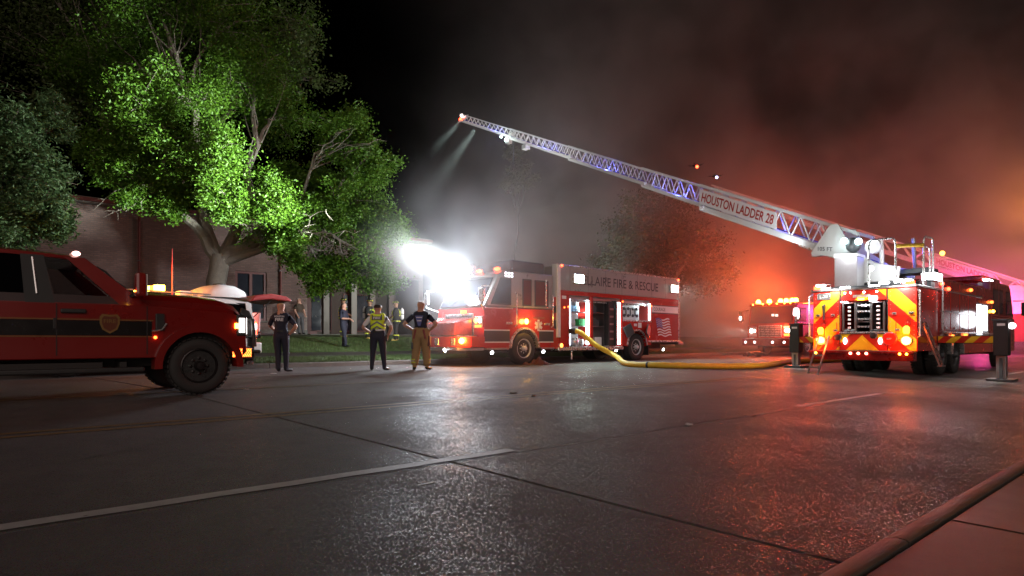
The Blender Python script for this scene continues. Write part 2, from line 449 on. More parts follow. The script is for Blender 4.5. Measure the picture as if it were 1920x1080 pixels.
def tri_mesh(name, V, mat, k=3):
    n = len(V)//k
    me = bpy.data.meshes.new(name); me.vertices.add(len(V)); me.vertices.foreach_set('co', V.astype(np.float32).ravel())
    me.loops.add(n*k); me.loops.foreach_set('vertex_index', np.arange(n*k, dtype=np.int32))
    me.polygons.add(n); me.polygons.foreach_set('loop_start', np.arange(0, n*k, k, dtype=np.int32))
    me.update(calc_edges=True); me.validate()
    me.materials.append(mat)
    o = bpy.data.objects.new(name, me); C.objects.link(o); return o
blade_m = P('grass_blade', (.055, .095, .02), .6, 0, .45, 1.1)
V = np.concatenate([blades(70000, -8, 24, 17.78, 19.72, .085), blades(80000, -6, 26, 20.88, 27, .07), blades(30000, 20, 46, 17.78, 24, .08)])
go = tri_mesh('grass', V, blade_m); go['kind'] = 'stuff'

# ------------------------------------------------------------------ brick building left
def brick_material(name, c1, c2, mortar):
    m = bpy.data.materials.new(name); nt, p = nodes_of(m); L = nt.links; MATS[name] = m
    tc = nt.nodes.new('ShaderNodeTexCoord'); mp = nt.nodes.new('ShaderNodeMapping'); mp.inputs['Rotation'].default_value = (R(90), 0, 0)
    L.new(tc.outputs['Object'], mp.inputs['Vector'])
    br = nt.nodes.new('ShaderNodeTexBrick'); br.inputs['Color1'].default_value = (*c1, 1); br.inputs['Color2'].default_value = (*c2, 1); br.inputs['Mortar'].default_value = (*mortar, 1)
    br.inputs['Scale'].default_value = 1; br.inputs['Mortar Size'].default_value = .011; br.inputs['Brick Width'].default_value = .23; br.inputs['Row Height'].default_value = .082; br.inputs['Bias'].default_value = 0
    L.new(mp.outputs[0], br.inputs['Vector'])
    nz = nt.nodes.new('ShaderNodeTexNoise'); nz.inputs['Scale'].default_value = .7; nz.inputs['Detail'].default_value = 6; L.new(tc.outputs['Object'], nz.inputs['Vector'])
    mr = nt.nodes.new('ShaderNodeMapRange'); mr.inputs['From Min'].default_value = .3; mr.inputs['From Max'].default_value = .7; mr.inputs['To Min'].default_value = .6; mr.inputs['To Max'].default_value = 1.25; L.new(nz.outputs['Fac'], mr.inputs['Value'])
    mx = nt.nodes.new('ShaderNodeMix'); mx.data_type = 'RGBA'; mx.blend_type = 'MULTIPLY'; mx.inputs[0].default_value = .8
    L.new(br.outputs['Color'], mx.inputs[6]); L.new(mr.outputs[0], mx.inputs[7]); L.new(mx.outputs[2], p.inputs['Base Color'])
    p.inputs['Roughness'].default_value = .8
    bp = nt.nodes.new('ShaderNodeBump'); bp.inputs['Strength'].default_value = .6; bp.inputs['Distance'].default_value = .02; bp.invert = True
    L.new(br.outputs['Fac'], bp.inputs['Height']); L.new(bp.outputs[0], p.inputs['Normal'])
    return m
brick_m = brick_material('buff_brick', (.165, .105, .09), (.12, .075, .064), (.10, .08, .075))
brown_m = P('brown_siding', (.045, .030, .023), .7, 0, .3, 2, .2, 20)
frame_m = P('dark_red_frame', (.10, .022, .02), .5)
winglass = P('window_glass', (.022, .026, .036), .08, 0, .2, 3)
# building frame: x along the road (u), y into the building (v), origin at u=0, v=VW
VW = 30.2
bx, by = xy(0, VW)
bld = thing('brick_building', 'long low buff brick building with dark recessed porch behind the big tree', 'building', (bx, by, 0), ROAD)
def U_at(px, v=VW):      # u of the facade point seen at that pixel column
    k = (px-960)/F; Y = v/(k*N[0] + N[1]); return k*Y*U[0] + Y*U[1]
ub = {p_: U_at(p_) for p_ in (-400, 100, 441, 452, 480, 500, 542, 576, 613, 640, 665, 700, 735, 790)}
TOP = 6.4
mb = MB()
mb.box(ub[-400], ub[441], 0, .3, .6, TOP); mb.box(ub[441], ub[500], 0, .3, .6, 1.75); mb.box(ub[441], ub[500], 0, .3, 4.1, TOP)
mb.box(ub[500], ub[576], 0, .3, .6, TOP)
mb.build('wall', brick_m, bld)
B('wall', brown_m, bld, ub[576]+.003, ub[790], 0, .3, 4.3, TOP)
B('wall', brick_m, bld, ub[-400], ub[-400]+.3, .3, 12, .6, TOP)
B('wall', brown_m, bld, ub[576]+.003, ub[790]+.3, 3.0, 3.3, .6, 4.3)
B('wall', brown_m, bld, ub[790], ub[790]+.3, .3, 3.0, .6, TOP)
B('wall', brick_m, bld, ub[576]-.3, ub[576], .303, 3.0, .6, 4.3)
B('roof', P('roof_gravel', (.12, .11, .10), .9), bld, ub[-400]-.3, ub[790]+.5, -.35, 12, TOP+.002, TOP+.25, .02)
B('porch_floor', walk_m, bld, ub[576], ub[790], -.4, 3.0, .9, 1.12)
for p_ in (613, 665, 700, 735):
    u_ = ub[p_]
    B('porch_column', P('column_paint', (.07, .05, .042), .6), bld, u_-.16, u_+.16, .05, .33, 1.12, 4.297, .012)
for u_ in (ub[613]+.9, ub[665]+1.3, ub[700]+.9):
    f_ = MB().box(u_-.62, u_+.62, 2.93, 2.997, 1.3, 3.5).build('porch_window', frame_m, bld, .008)
    for k in range(2): B('pane', winglass, f_, u_-.56+k*.57, u_-.01+k*.57, 2.915, 2.928, 1.36, 3.44)
dr = MB().box(ub[576]+.7, ub[576]+1.7, 2.93, 2.997, 1.12, 3.4).build('porch_door', frame_m, bld, .01)
MB().ball((ub[576]+1.6, 2.89, 2.15), .04).build('handle', chrome, dr)
f_ = MB()
a_, b_ = ub[441], ub[500]
f_.box(a_, a_+.12, .06, .2, 1.752, 4.098); f_.box(b_-.12, b_, .06, .2, 1.752, 4.098); f_.box(a_+.12, b_-.12, .06, .2, 1.752, 1.86); f_.box(a_+.12, b_-.12, .06, .2, 3.99, 4.098)
mid_ = (a_+b_)/2; f_.box(mid_-.07, mid_+.07, .06, .2, 1.86, 3.99)
wf = f_.build('window', frame_m, bld, .008)
B('pane', winglass, wf, a_+.12, mid_-.07, .12, .14, 1.86, 3.99); B('pane', winglass, wf, mid_+.07, b_-.12, .12, .14, 1.86, 3.99)
B('sill', kerb_m, wf, a_-.06, b_+.06, -.07, .058, 1.66, 1.748, .01)

B('gutter', frame_m, bld, ub[-400]-.3, ub[790]+.5, -.47, -.352, TOP+.06, TOP+.2, .01)
for p_ in (60, 260, 525):
    u_ = U_at(p_); dp = MB().tube([(u_, -.40, TOP+.06), (u_, -.40, TOP-.15), (u_, -.09, TOP-.5), (u_, -.09, 1.2), (u_, -.3, 1.1)], .05, 8).build('downpipe', frame_m, bld, smooth=True)
    for z in (2.2, 4.2): B('pipe_clip', dgrey, dp, u_-.07, u_+.07, -.15, -.001, z, z+.05)
B('plinth', kerb_m, bld, ub[-400], ub[576], -.05, -.001, .6, 1.32, .01)
# ------------------------------------------------------------------ trees
bark_m = P('bark', (.19, .165, .135), .85, 0, .45, 9, .9, 35)
def leaf_material(name, c1, c2):
    m = bpy.data.materials.new(name); nt, p = nodes_of(m); L = nt.links; MATS[name] = m
    tc = nt.nodes.new('ShaderNodeTexCoord'); nz = nt.nodes.new('ShaderNodeTexNoise'); nz.inputs['Scale'].default_value = 2.2; nz.inputs['Detail'].default_value = 8; nz.inputs['Roughness'].default_value = .9
    L.new(tc.outputs['Object'], nz.inputs['Vector'])
    cr = nt.nodes.new('ShaderNodeValToRGB'); e = cr.color_ramp.elements; e[0].position = .32; e[0].color = (*c1, 1); e[1].position = .68; e[1].color = (*c2, 1)
    L.new(nz.outputs['Fac'], cr.inputs['Fac']); L.new(cr.outputs[0], p.inputs['Base Color']); p.inputs['Roughness'].default_value = .55; p.inputs['Specular IOR Level'].default_value = .3
    tr = nt.nodes.new('ShaderNodeBsdfTranslucent'); L.new(cr.outputs[0], tr.inputs['Color'])
    ms = nt.nodes.new('ShaderNodeMixShader'); ms.inputs[0].default_value = .22
    L.new(p.outputs[0], ms.inputs[1]); L.new(tr.outputs[0], ms.inputs[2]); L.new(ms.outputs[0], nt.nodes['Material Output'].inputs['Surface'])
    return m
leaf_oak = leaf_material('oak_leaf', (.024, .082, .006), (.085, .165, .009))
leaf_grey = leaf_material('grey_green_leaf', (.045, .10, .03), (.085, .155, .055))
leaf_dark = leaf_material('dark_leaf', (.03, .055, .014), (.06, .085, .02))
leaf_olive = leaf_material('olive_leaf', (.028, .036, .012), (.055, .055, .018))

def leaf_cards(Cn, size, asp=.5):
    n = len(Cn)
    d = rng.normal(0, 1, (n, 3)); d[:, 2] *= .7; d /= np.linalg.norm(d, axis=1)[:, None]
    a = rng.normal(0, 1, (n, 3)); s = np.cross(d, a); s /= np.linalg.norm(s, axis=1)[:, None]
    nn = np.cross(d, s)
    sz = size*rng.uniform(.6, 1.35, n)[:, None]
    V = np.zeros((n, 4, 3)); V[:, 0] = Cn-d*sz*.5; V[:, 1] = Cn+s*sz*asp*.5+nn*sz*.1; V[:, 2] = Cn+d*sz*.5; V[:, 3] = Cn-s*sz*asp*.5+nn*sz*.1
    return V.reshape(-1, 3)
def wiggle(p, q, n=7, amp=.12, sag=0):
    p, q = Vector(p), Vector(q); L_ = (q-p).length; out = []
    o = Vector((random.uniform(-1, 1), random.uniform(-1, 1), random.uniform(-.4, 1)))*amp*L_
    for i in range(n+1):
        t = i/n
        j = Vector((random.uniform(-1, 1), random.uniform(-1, 1), random.uniform(-1, 1)))*.03*L_*(1 if 0 < i < n else 0)
        out.append(p.lerp(q, t) + o*math.sin(math.pi*t) + j)
    return out
def tree(name, label, base, fork, r0, lobes, leaf, size, per, mat, group=None, tw=13, asp=.5, bare=(), bark=None):
    bark = bark or bark_m
    t = thing(name, label, 'tree', base, 0, group)
    b = Vector(base)
    fork = Vector(fork)-b
    pts = wiggle((0, 0, -.2), fork, 6, .03)
    MB().tube(pts, [r0*(1.45 if i == 0 else 1.12 if i == 1 else 1-.03*i) for i in range(len(pts))], 14).build('trunk', bark, t, smooth=True)
    cen = []; mains = []; nm = max(3, min(6, len(lobes)//4))
    order = sorted(lobes, key=lambda q: math.atan2((Vector(q[0])-b-fork).z, (Vector(q[0])-b-fork).x))
    step = max(1, len(order)//nm); lead = [order[i] for i in range(step//2, len(order), step)]
    for (c, r) in lead + [q for q in order if q not in lead]:
        c = Vector(c)-b; isl = len(mains) < len(lead)
        if isl:
            lp = wiggle(fork - Vector((0, 0, r0*.7)), c, 8, .10); rr = [max(.03, r0*.60*(1-.86*i/8)) for i in range(9)]
            mains.append((lp, rr))
        else:
            _, lp0, rr0, k0 = min((((c-l_[k_]).length, l_, r_, k_) for l_, r_ in mains for k_ in (3, 4, 5)), key=lambda q: q[0])
            lp = wiggle(lp0[k0], c, 8, .12); rr = [max(.02, rr0[k0]*.72*(1-.8*i/8)) for i in range(9)]
        MB().tube(lp, rr, 8).build('limb', bark, t, smooth=True)
        tb = MB()
        for k in range(tw):
            d = Vector((random.gauss(0, 1), random.gauss(0, 1), random.gauss(0, .8))).normalized()
            e_ = c + d*r*random.uniform(.45, 1.0)
            s_ = lp[random.randint(4, 8)]
            bp_ = wiggle(s_, e_, 5, .12)
            tb.tube(bp_, [.032, .026, .02, .015, .011, .006], 5)
            cen += [(e_, .26*r)] + [(bp_[3], .20*r)]
            for _ in range(2):
                e2 = e_ + Vector((random.gauss(0, 1), random.gauss(0, 1), random.gauss(0, .8)))*r*.28
                tb.tube([bp_[4], (bp_[4]+e2)/2 + Vector((0, 0, .03)), e2], [.011, .008, .004], 4)
                cen.append((e2, .17*r))
        tb.build('twigs', bark, t, smooth=True)
    for (p_, q_, n_) in bare:
        p_, q_ = Vector(p_)-b, Vector(q_)-b; tb = MB()
        for k in range(n_):
            e_ = q_ + Vector((random.gauss(0, .5), random.gauss(0, .5), random.gauss(0, .45)))
            bp_ = wiggle(p_, e_, 6, .16); tb.tube(bp_, [.03, .025, .02, .016, .012, .009, .005], 5)
            for _ in range(3):
                s_ = bp_[random.randint(2, 5)]; e2 = s_ + Vector((random.gauss(0, .35), random.gauss(0, .35), random.gauss(-.1, .3)))
                tb.tube(wiggle(s_, e2, 4, .1), [.012, .010, .008, .006, .003], 4)
        tb.build('bare_branch', bark, t, smooth=True)
    P_ = np.concatenate([np.array(c_)[None] + rng.normal(0, 1, (per, 3))*s_*np.array([1, 1, .8]) for c_, s_ in cen])
    o = tri_mesh('crown', leaf_cards(P_, size, asp), mat, 4); o.parent = t; o['kind'] = 'stuff'
    return t
def lobes_px(lst): return [(W(px, py, Y), rp_*Y/F) for px, py, Y, rp_ in lst]

ob = (-11.9, 24.3, gz(-11.9, 24.3))
oak = lobes_px([(310, 240, 22.2, 80), (390, 300, 21.6, 70), (345, 180, 23.4, 85), (470, 130, 25.0, 90), (250, 120, 25.5, 90), (440, 40, 26.0, 100), (300, 30, 26.0, 90),
    (170, 160, 26.0, 80), (520, 200, 26.4, 60), (565, 330, 25.0, 50), (490, 385, 22.6, 62), (640, 250, 22.8, 55), (690, 295, 23.2, 45), (650, 380, 25.0, 62),
    (708, 430, 25.0, 52), (600, 430, 24.5, 55), (690, 510, 24.6, 48), (610, 515, 25.0, 45), (612, 388, 23.6, 44), (420, 372, 21.6, 48), (310, 372, 22.6, 46), (230, 300, 22.6, 55), (250, 350, 22.2, 50), (545, 465, 23.0, 38), (190, 270, 23.5, 45)])
tree('oak_tree', 'big spreading oak brightly lit from the right, pale trunk behind the pickup hood', ob, W(412, 478, 24.1), .42, oak, leaf_oak, .115, 165, leaf_oak,
     bare=[(W(330, 330, 23), W(235, 390, 21.6), 6), (W(590, 300, 23.3), W(690, 262, 22.0), 6), (W(560, 440, 23), W(640, 430, 21.2), 5)])
tree('grey_leaved_tree', 'grey green tree at the left edge of the picture above the pickup roof', (-17.2, 17.3, gz(-17.2, 17.3)), (-17.0, 17.3, 3.6), .26,
     lobes_px([(20, 235, 16.5, 60), (70, 300, 16.2, 50), (10, 330, 16, 70), (60, 390, 16, 55), (-60, 300, 17, 90), (10, 425, 15.8, 50), (100, 420, 16.3, 36), (-70, 420, 16.5, 70), (95, 235, 17, 38)]), None, .13, 95, leaf_grey, asp=.32,
     bare=[(W(-60, 330, 16.5), W(60, 360, 15.9), 6)])
tree('dark_tree', 'tall dark tree standing over the building behind the big oak', (-17.5, 28.5, 1), (-17.3, 28.5, 6.5), .4,
     lobes_px([(60, 80, 27, 110), (190, 20, 28, 100), (360, -40, 28, 110), (520, 60, 28, 80), (545, 140, 27.5, 60), (90, -40, 28, 120), (420, 110, 28, 100), (140, 190, 27, 70)]), None, .17, 75, leaf_dark, tw=15)
tree('smoky_tree', 'dim olive tree half lost in smoke above the rescue truck body', (9.6, 37, gz(9.6, 37)), (9.6, 37, 4.5), .3,
     lobes_px([(1180, 440, 36, 55), (1240, 415, 37, 60), (1300, 460, 37, 55), (1225, 490, 36, 60), (1320, 520, 37, 50), (1160, 500, 36, 45)]), None, .2, 75, leaf_olive, tw=13)
tree('slender_tree', 'thin tree with its green top just under the ladder tip', (0.3, 37.4, gz(.3, 37.4)), (0.35, 37.4, 8.4), .05,
     lobes_px([(968, 288, 37, 20), (972, 312, 37.3, 22), (958, 340, 37.5, 24), (985, 335, 37.5, 22)]), None, .15, 40, leaf_olive, tw=8, bark=P('dark_bark', (.010, .009, .008), .95))
# ------------------------------------------------------------------ vehicle helpers
def wheel(parent, x, y, r, w, side, rimmat, rr=.56, lugs=8, dual=False, name='wheel', hubout=.03):
    """side = +1 outer face towards +y, -1 towards -y"""
    t = MB(); h = w/2
    t.lathe((x, y, r), (0, side, 0), [(-h, rr*r), (-h, r*.86), (-h*.8, r*.96), (-h*.5, r), (h*.5, r), (h*.8, r*.965), (h, r*.88), (h*1.02, r*.72), (h*.9, rr*r*1.02), (h*.6, rr*r)], 36)
    for k in range(36):                        # tread blocks
        a = 2*math.pi*k/36
        for o in (-.28, .28):
            t.cbox((x+math.sin(a)*r*1.003, y+o*w, r+math.cos(a)*r*1.003), (r*.11, w*.4, .016), ry=a)
    wo = t.build(name, rubber, parent, smooth=True)
    q = MB()
    q.lathe((x, y, r), (0, side, 0), [(-h*.9, rr*r), (h*.86, rr*r*1.01), (h*.90, rr*r*.96), (h*.45, rr*r*.86), (h*.28, rr*r*.55), (h*.5, rr*r*.42), (h*.55, rr*r*.30), (h+hubout, rr*r*.27), (h+hubout+.03, rr*r*.2), (h+hubout+.035, .001)], 32)
    for k in range(lugs):
        a = 2*math.pi*k/lugs
        q.lathe((x+math.sin(a)*rr*r*.46, y+side*h*.3, r+math.cos(a)*rr*r*.46), (0, side, 0), [(0, .022), (h*.4, .022), (h*.45, .012)], 8)
    q.build('rim', rimmat, wo, smooth=True)
    hl = MB()
    for k in range(8):
        a = 2*math.pi*(k+.5)/8
        hl.lathe((x+math.sin(a)*rr*r*.70, y+side*h*.40, r+math.cos(a)*rr*r*.70), (0, side, 0), [(0, rr*r*.09), (h*.27, rr*r*.085)], 10)
    hl.build('rim_hole', black, wo)
    return wo
def arch_poly(cx, r, zb, n=14, a0=0, a1=math.pi, cz=None):
    cz = r if cz is None else cz
    return [(cx + r*math.cos(a0+(a1-a0)*i/n), cz + r*math.sin(a0+(a1-a0)*i/n)) for i in range(n+1)]
def arc_band(cx, cz, r0, r1, y0, y1, a0=0, a1=math.pi, n=16):
    mb = MB()
    for i in range(n):
        p = [a0+(a1-a0)*(i+j)/n for j in (0, 1)]
        q = [(cx+r*math.cos(a), cz+r*math.sin(a)) for a, r in ((p[0], r0), (p[0], r1), (p[1], r1), (p[1], r0))]
        mb.prism(q, 'y', y0, y1)
    return mb
def dome(name, parent, c, r, mat, axis=(0, 0, 1), h=None):
    h = h or r*.8
    return MB().lathe(c, axis, [(0, r), (h*.5, r*.85), (h*.85, r*.5), (h, .002)], 14).build(name, mat, parent, smooth=True)
def round_lamp(parent, c, axis, r, mat, bezel=chrome, name='lamp'):
    b = MB().lathe(c, axis, [(-.05, r*1.25), (0, r*1.28), (.012, r*1.1)], 18).build(name, bezel, parent, smooth=True)
    MB().lathe(Vector(c)+Vector(axis)*.012, axis, [(0, r), (.015, r*.9), (.03, r*.5), (.035, .002)], 18).build('lens', mat, b, smooth=True)
    return b
def flag_us(parent, origin, right, up, w, h, nrm):
    o = Vector(origin); r_ = Vector(right).normalized(); u_ = Vector(up).normalized(); n_ = Vector(nrm)
    def wave(s): return .05*h*math.sin(s*9)
    def strip(a0, a1, b0, b1, m, push):
        mb = MB(); n = 12
        for i in range(n+1):
            a = a0+(a1-a0)*i/n
            for b in (b0, b1):
                q = o + r_*(a*w + (1-b)*.18*w) + u_*(b*h + wave(a)) + n_*push
                mb.v.append(tuple(q))
        mb.f = [(2*i, 2*i+2, 2*i+3, 2*i+1) for i in range(n)]; mb.m = [0]*n
        return mb.build('flag_stripe' if m is not fblue else 'flag_canton', m, fl, recalc=False)
    fl = bpy.data.objects.new('flag_decal', None); C.objects.link(fl); fl.parent = parent
    for i in range(0, 13, 2): strip(.0 if i < 6 else .0, 1, i/13, (i+1)/13, fwhite, .004)
    strip(0, .42, 6/13, 1, fblue, .007)
    st = MB()
    for i in range(5):
        for j in range(4):
            c = o + r_*((.045+.083*i)*w + (1-(.53+.115*j))*.18*w) + u_*((.53+.115*j)*h + wave(.045+.083*i)) + n_*.010
            st.add([c+(r_*math.cos(k*1.2566+1.57)+u_*math.sin(k*1.2566+1.57))*.022 for k in range(5)], [(0,1,2,3,4)])
    st.build('flag_star', fwhite, fl, recalc=False)
fwhite = P('decal_white', (.72, .70, .72), .45, 0, .05); fblue = P('decal_blue', (.06, .06, .28), .45, 0, .1)

# ------------------------------------------------------------------ rescue truck (front left in the picture, left side to the camera)
HR = math.atan2(-.678, -.735)
# origin: centre of rear axle on the ground
lx, ly = -math.sin(HR), math.cos(HR)                     # local +y (left) in the world
rt = thing('rescue_truck', 'red and silver rescue truck with lit open lockers and a flag decal', 'fire truck',
           (4.9-lx*1.12, 24.1-ly*1.12, 0), HR)
YW = 1.25
for (x_, dual) in ((0, True), (6.2, False)):
    for s in (1, -1):
        wheel(rt, x_, s*(YW-.17), .53, .30, s, P('polished_rim', (.62, .62, .63), .3, .25, .1, 10), .60)
        if dual: wheel(rt, x_, s*(YW-.52), .53, .28, s, dgrey, .6, 0)
MB().box(-2.8, 7.6, -.45, .45, .45, .75).box(-.2, .2, -1, 1, .45, .6).box(6.0, 6.4, -1, 1, .45, .6).box(.9, 4.0, -.9, .7, .38, .5).build('chassis', under, rt)
# --- body core behind the lockers
core = MB()
core.box(-3.0, 4.62, -YW, .55, .78, 2.5)
core.build('body_core', red, rt, .01)
B('body_roof', silver, rt, -3.0, 4.62, -YW, 1.19, 2.552, 3.40, .03)
ub_ = B('upper_band', silver, rt, -2.98, 4.60, 1.192, YW, 2.552, 3.40, .006)
B('roof_rail', chrome, rt, -3.02, 4.64, 1.19, YW+.02, 3.403, 3.46, .01)
B('gutter_trim', red, rt, -3.0, 4.62, .552, YW+.004, 2.40, 2.549, .008)
B('corner_post', white, rt, 4.50, 4.66, 1.0, YW+.02, .9, 3.45, .012)
B('corner_post', chrome, rt, -3.05, -2.985, 1.1, YW+.02, .75, 3.40, .01)
# lettering on the upper band
XV = (-1, 0, 0)
lettering(rt, 'BELLAIRE FIRE & RESCUE', (1.05, YW, 2.98), XV, (0, 0, 1), .34, letterdark, 5.0, off=.006)
# pillars and lockers, x ranges of the openings
def locker(x0, x1, z0, z1, depth=.62):
    b = MB()
    b.box(x0, x1, YW-depth-.012, YW-depth, z0, z1); b.box(x0, x1, YW-depth, YW-.05, z0, z0+.012); b.box(x0, x1, YW-depth, YW-.05, z1-.012, z1)
    o = b.build('locker', lgrey, rt)
    B('roller_drum', alu, o, x0+.02, x1-.02, YW-.22, YW-.06, z1-.17, z1-.014, .03)
    B('door_sill', chrome, o, x0, x1, YW-.05, YW+.015, z0-.04, z0+.014, .008)
    MB().tube([(x0+.03, YW-.01, z1-.2), (x1-.03, YW-.01, z1-.2)], .022, 8).build('roller_bar', chrome, o)
    return o
for x0, x1, z0, z1 in ((-3.0, -.97, .78, 2.4), (.93, 1.0, .55, 2.4), (2.73, 2.86, .55, 2.4), (4.02, 4.5, .45, 2.4)):
    B('side_panel', red, rt, x0, x1, .552, YW, z0, z1, .01)
B('side_panel', red, rt, -.966, .926, .552, YW, 1.20, 1.58, .01)
p_ = [(-.966, 1.197), (-.966, .60), (-.62, .60)] + [(x, z) for x, z in arch_poly(0, .62, 0, 12, math.pi, 0, .56)] + [(.926, .60), (.926, 1.197)]
MB().prism(p_, 'y', .9, YW, 0).build('wheel_panel', red, rt, .006)
arc_band(0, .56, .62, .68, 1.1, YW+.03, .05, math.pi-.05).build('fender_trim', chrome, rt, smooth=True)
B('flank_sill', chrome, rt, .93, 4.62, .9, YW+.03, .44, .56, .015)
B('rear_sill', chrome, rt, -3.15, -.75, .9, YW+.04, .72, .80, .015)
B('rear_step', tread, rt, -3.4, -3.0, -YW, YW, .62, .72, .015)
l1 = locker(2.86, 4.02, .56, 2.4); l2 = locker(1.0, 2.73, .56, 2.4); l3 = locker(-.966, .926, 1.58, 2.4)
# locker contents
for o, x in ((l1, 2.93), (l2, 1.07)):
    B('led_strip', led, o, x, x+.13, YW-.06, YW-.03, .64, 2.26)
B('led_strip', led_v, l1, 3.93, 3.96, YW-.06, YW-.03, .64, 2.26)
B('led_strip', led, l3, -.93, -.85, YW-.06, YW-.03, 1.62, 2.3)
B('shelf', alu, l1, 2.98, 4.0, .66, YW-.1, 1.30, 1.325); B('shelf', alu, l1, 2.98, 4.0, .66, YW-.1, 1.80, 1.825)
B('shelf', alu, l2, 2.0, 2.7, .66, YW-.1, 1.30, 1.325); B('shelf', alu, l2, 2.0, 2.7, .66, YW-.1, 1.80, 1.825)
B('partition', alu, l2, 1.98, 2.0, .65, YW-.08, .575, 2.3); B('partition', dgrey, l2, 1.52, 1.56, .65, YW+.15, .60, 2.3)
sb = MB()
sb.tube([(1.85, YW-.02, .7), (1.85, YW-.02, 2.2)], .02, 6)
sb.build('slide_rail', alu, l2)
B('tool_board', P('tool_board_black', (.03, .03, .035), .4, 0, .3), l2, 1.60, 1.94, YW-.3, YW+.10, .62, 2.25, .01)
sb = MB()
for k in range(5): sb.cbox((1.78, YW+.11, .85+.28*k), (.2, .03, .07))
sb.build('tool_clip', alu, l2)
eq = MB()
random.seed(3)
for k in range(9):
    x = 3.05+random.random()*.75; z = (.575, 1.327, 1.827)[k % 3]; h = .15+random.random()*.25; w = .1+random.random()*.14
    eq.box(x, x+w, .75, .75+.25+random.random()*.1, z, z+h)
eq.build('equipment_case', lgrey, l1, .01)
B('green_case', P('green_case', (.03, .4, .10), .4), l1, 3.04, 3.34, .8, YW-.12, 1.33, 1.58, .02)
B('blue_case', P('blue_case', (.15, .35, .55), .4), l1, 3.5, 3.75, .8, YW-.12, 1.83, 2.05, .02)
sb = MB(); sb.lathe((3.55, YW-.2, .75), (0, 1, 0), [(0, .15), (.1, .15), (.13, .11)], 16); sb.lathe((3.2, YW-.2, .72), (0, 1, 0), [(0, .12), (.08, .12), (.1, .06)], 16)
sb.build('pump_gauge', chrome, l1, smooth=True)
eq = MB()
for k in range(7):
    x = 2.05+random.random()*.4; z = (.575, 1.327, 1.827)[k % 3]; eq.box(x, x+.12+random.random()*.12, .8, 1.05, z, z+.12+random.random()*.25)
eq.build('equipment_case', dgrey, l2, .01)
B('white_case', white, l2, 2.1, 2.5, .8, YW-.1, .58, .92, .02)
for k in range(2): MB().tube([(1.15+.16*k, YW-.3, .6), (1.15+.16*k, YW-.3, 1.2)], .07, 10).build('air_cylinder', yel if k else fblue, l2, smooth=True)
pn = B('pump_panel', P('panel_white', (.6, .66, .68), .4), l3, -.35, .88, YW-.2, YW-.16, 1.62, 2.22, .01)
sb = MB()
for x, z in ((-.18, 2.05), (.1, 2.05), (.4, 2.05), (.66, 2.05), (-.18, 1.78), (.1, 1.78), (.4, 1.78), (.66, 1.78)): sb.lathe((x, YW-.16, z), (0, 1, 0), [(0, .06), (.04, .06), (.045, .04)], 14)
for x in (-.05, .27, .55): sb.cbox((x, YW-.14, 1.92), (.03, .04, .3))
sb.build('gauge', letterdark, l3)
lamp('locker_light', rt, (3.3, YW-.12, 2.2), 260, (.75, .97, 1), target=(3.4, YW-.3, .6), kind='SPOT', spot=150, size=.1)
lamp('locker_light', rt, (1.5, YW-.02, 2.2), 150, (.8, .97, 1), target=(2.2, YW-.3, .6), kind='SPOT', spot=150, size=.1)
lamp('locker_light', rt, (-.6, YW-.05, 2.2), 50, (.8, .97, 1), target=(.2, YW-.3, 1.7), kind='SPOT', spot=150, size=.08)
# bottle doors swung open over the rear wheel
for x, a in ((.68, .5), (-.62, -.55)):
    MB().cbox((x, YW+.10, 1.18), (.42, .05, .46), ry=a, rz=-.25 if x > 0 else .3).build('bottle_door', dgrey, rt, .03)
MB().box(-.80, -.76, .85, YW, .2, .62).build('mud_flap', black, rt)
# rear panel decals
B('name_band', fwhite, rt, -2.96, -1.02, YW+.001, YW+.006, 1.95, 2.22)
B('name_band_edge', letterdark, rt, -2.96, -1.02, YW+.001, YW+.005, 1.90, 1.945); B('name_band_edge', letterdark, rt, -2.96, -1.02, YW+.001, YW+.005, 2.225, 2.26)
lettering(rt, 'COURAGE', (-1.55, YW+.006, 2.085), XV, (0, 0, 1), .14, letterdark, .85, off=.006)
flag_us(rt, (-1.28, YW, .98), XV, (0, 0, 1), 1.0, .72, (0, 1, 0))
B('fuel_label', fwhite, rt, .02, .22, YW+.001, YW+.005, 1.36, 1.46); B('fuel_label', fwhite, rt, -.28, -.05, YW+.001, YW+.005, 1.30, 1.50)
B('unit_label', fwhite, rt, 4.2, 4.42, YW+.001, YW+.006, 2.25, 2.36)
for x in (-2.0, -1.0, 0, 1, 2, 3, 4): B('panel_seam', dgrey, rt, x-.005, x+.005, YW+.0005, YW+.003, 2.56, 3.39)
for z in (2.58, 3.36):
    rv = MB()
    for k in range(36): rv.ball((-2.9+.21*k, YW+.003, z), .011, 0, 6, 4)
    rv.build('rivet_row', alu, rt)['kind'] = 'stuff'
# scene lights on the upper band
for x, m in ((3.62, g_em), (-2.55, wo_em)):
    h_ = B('scene_light', chrome, rt, x-.27, x+.27, YW+.003, YW+.10, 2.82, 3.16, .02)
    B('lens', m, h_, x-.24, x+.24, YW+.102, YW+.112, 2.85, 3.13)
lamp('scene_light_beam', rt, (3.62, YW+.2, 2.98), 800, (.78, 1, .88), 'SPOT', (3.4, 5, .2), .16, 125, .9)
lamp('scene_light_beam', rt, (-2.55, YW+.2, 2.98), 700, (1, .88, .76), 'SPOT', (-2.8, 5, .2), .16, 125, .9)
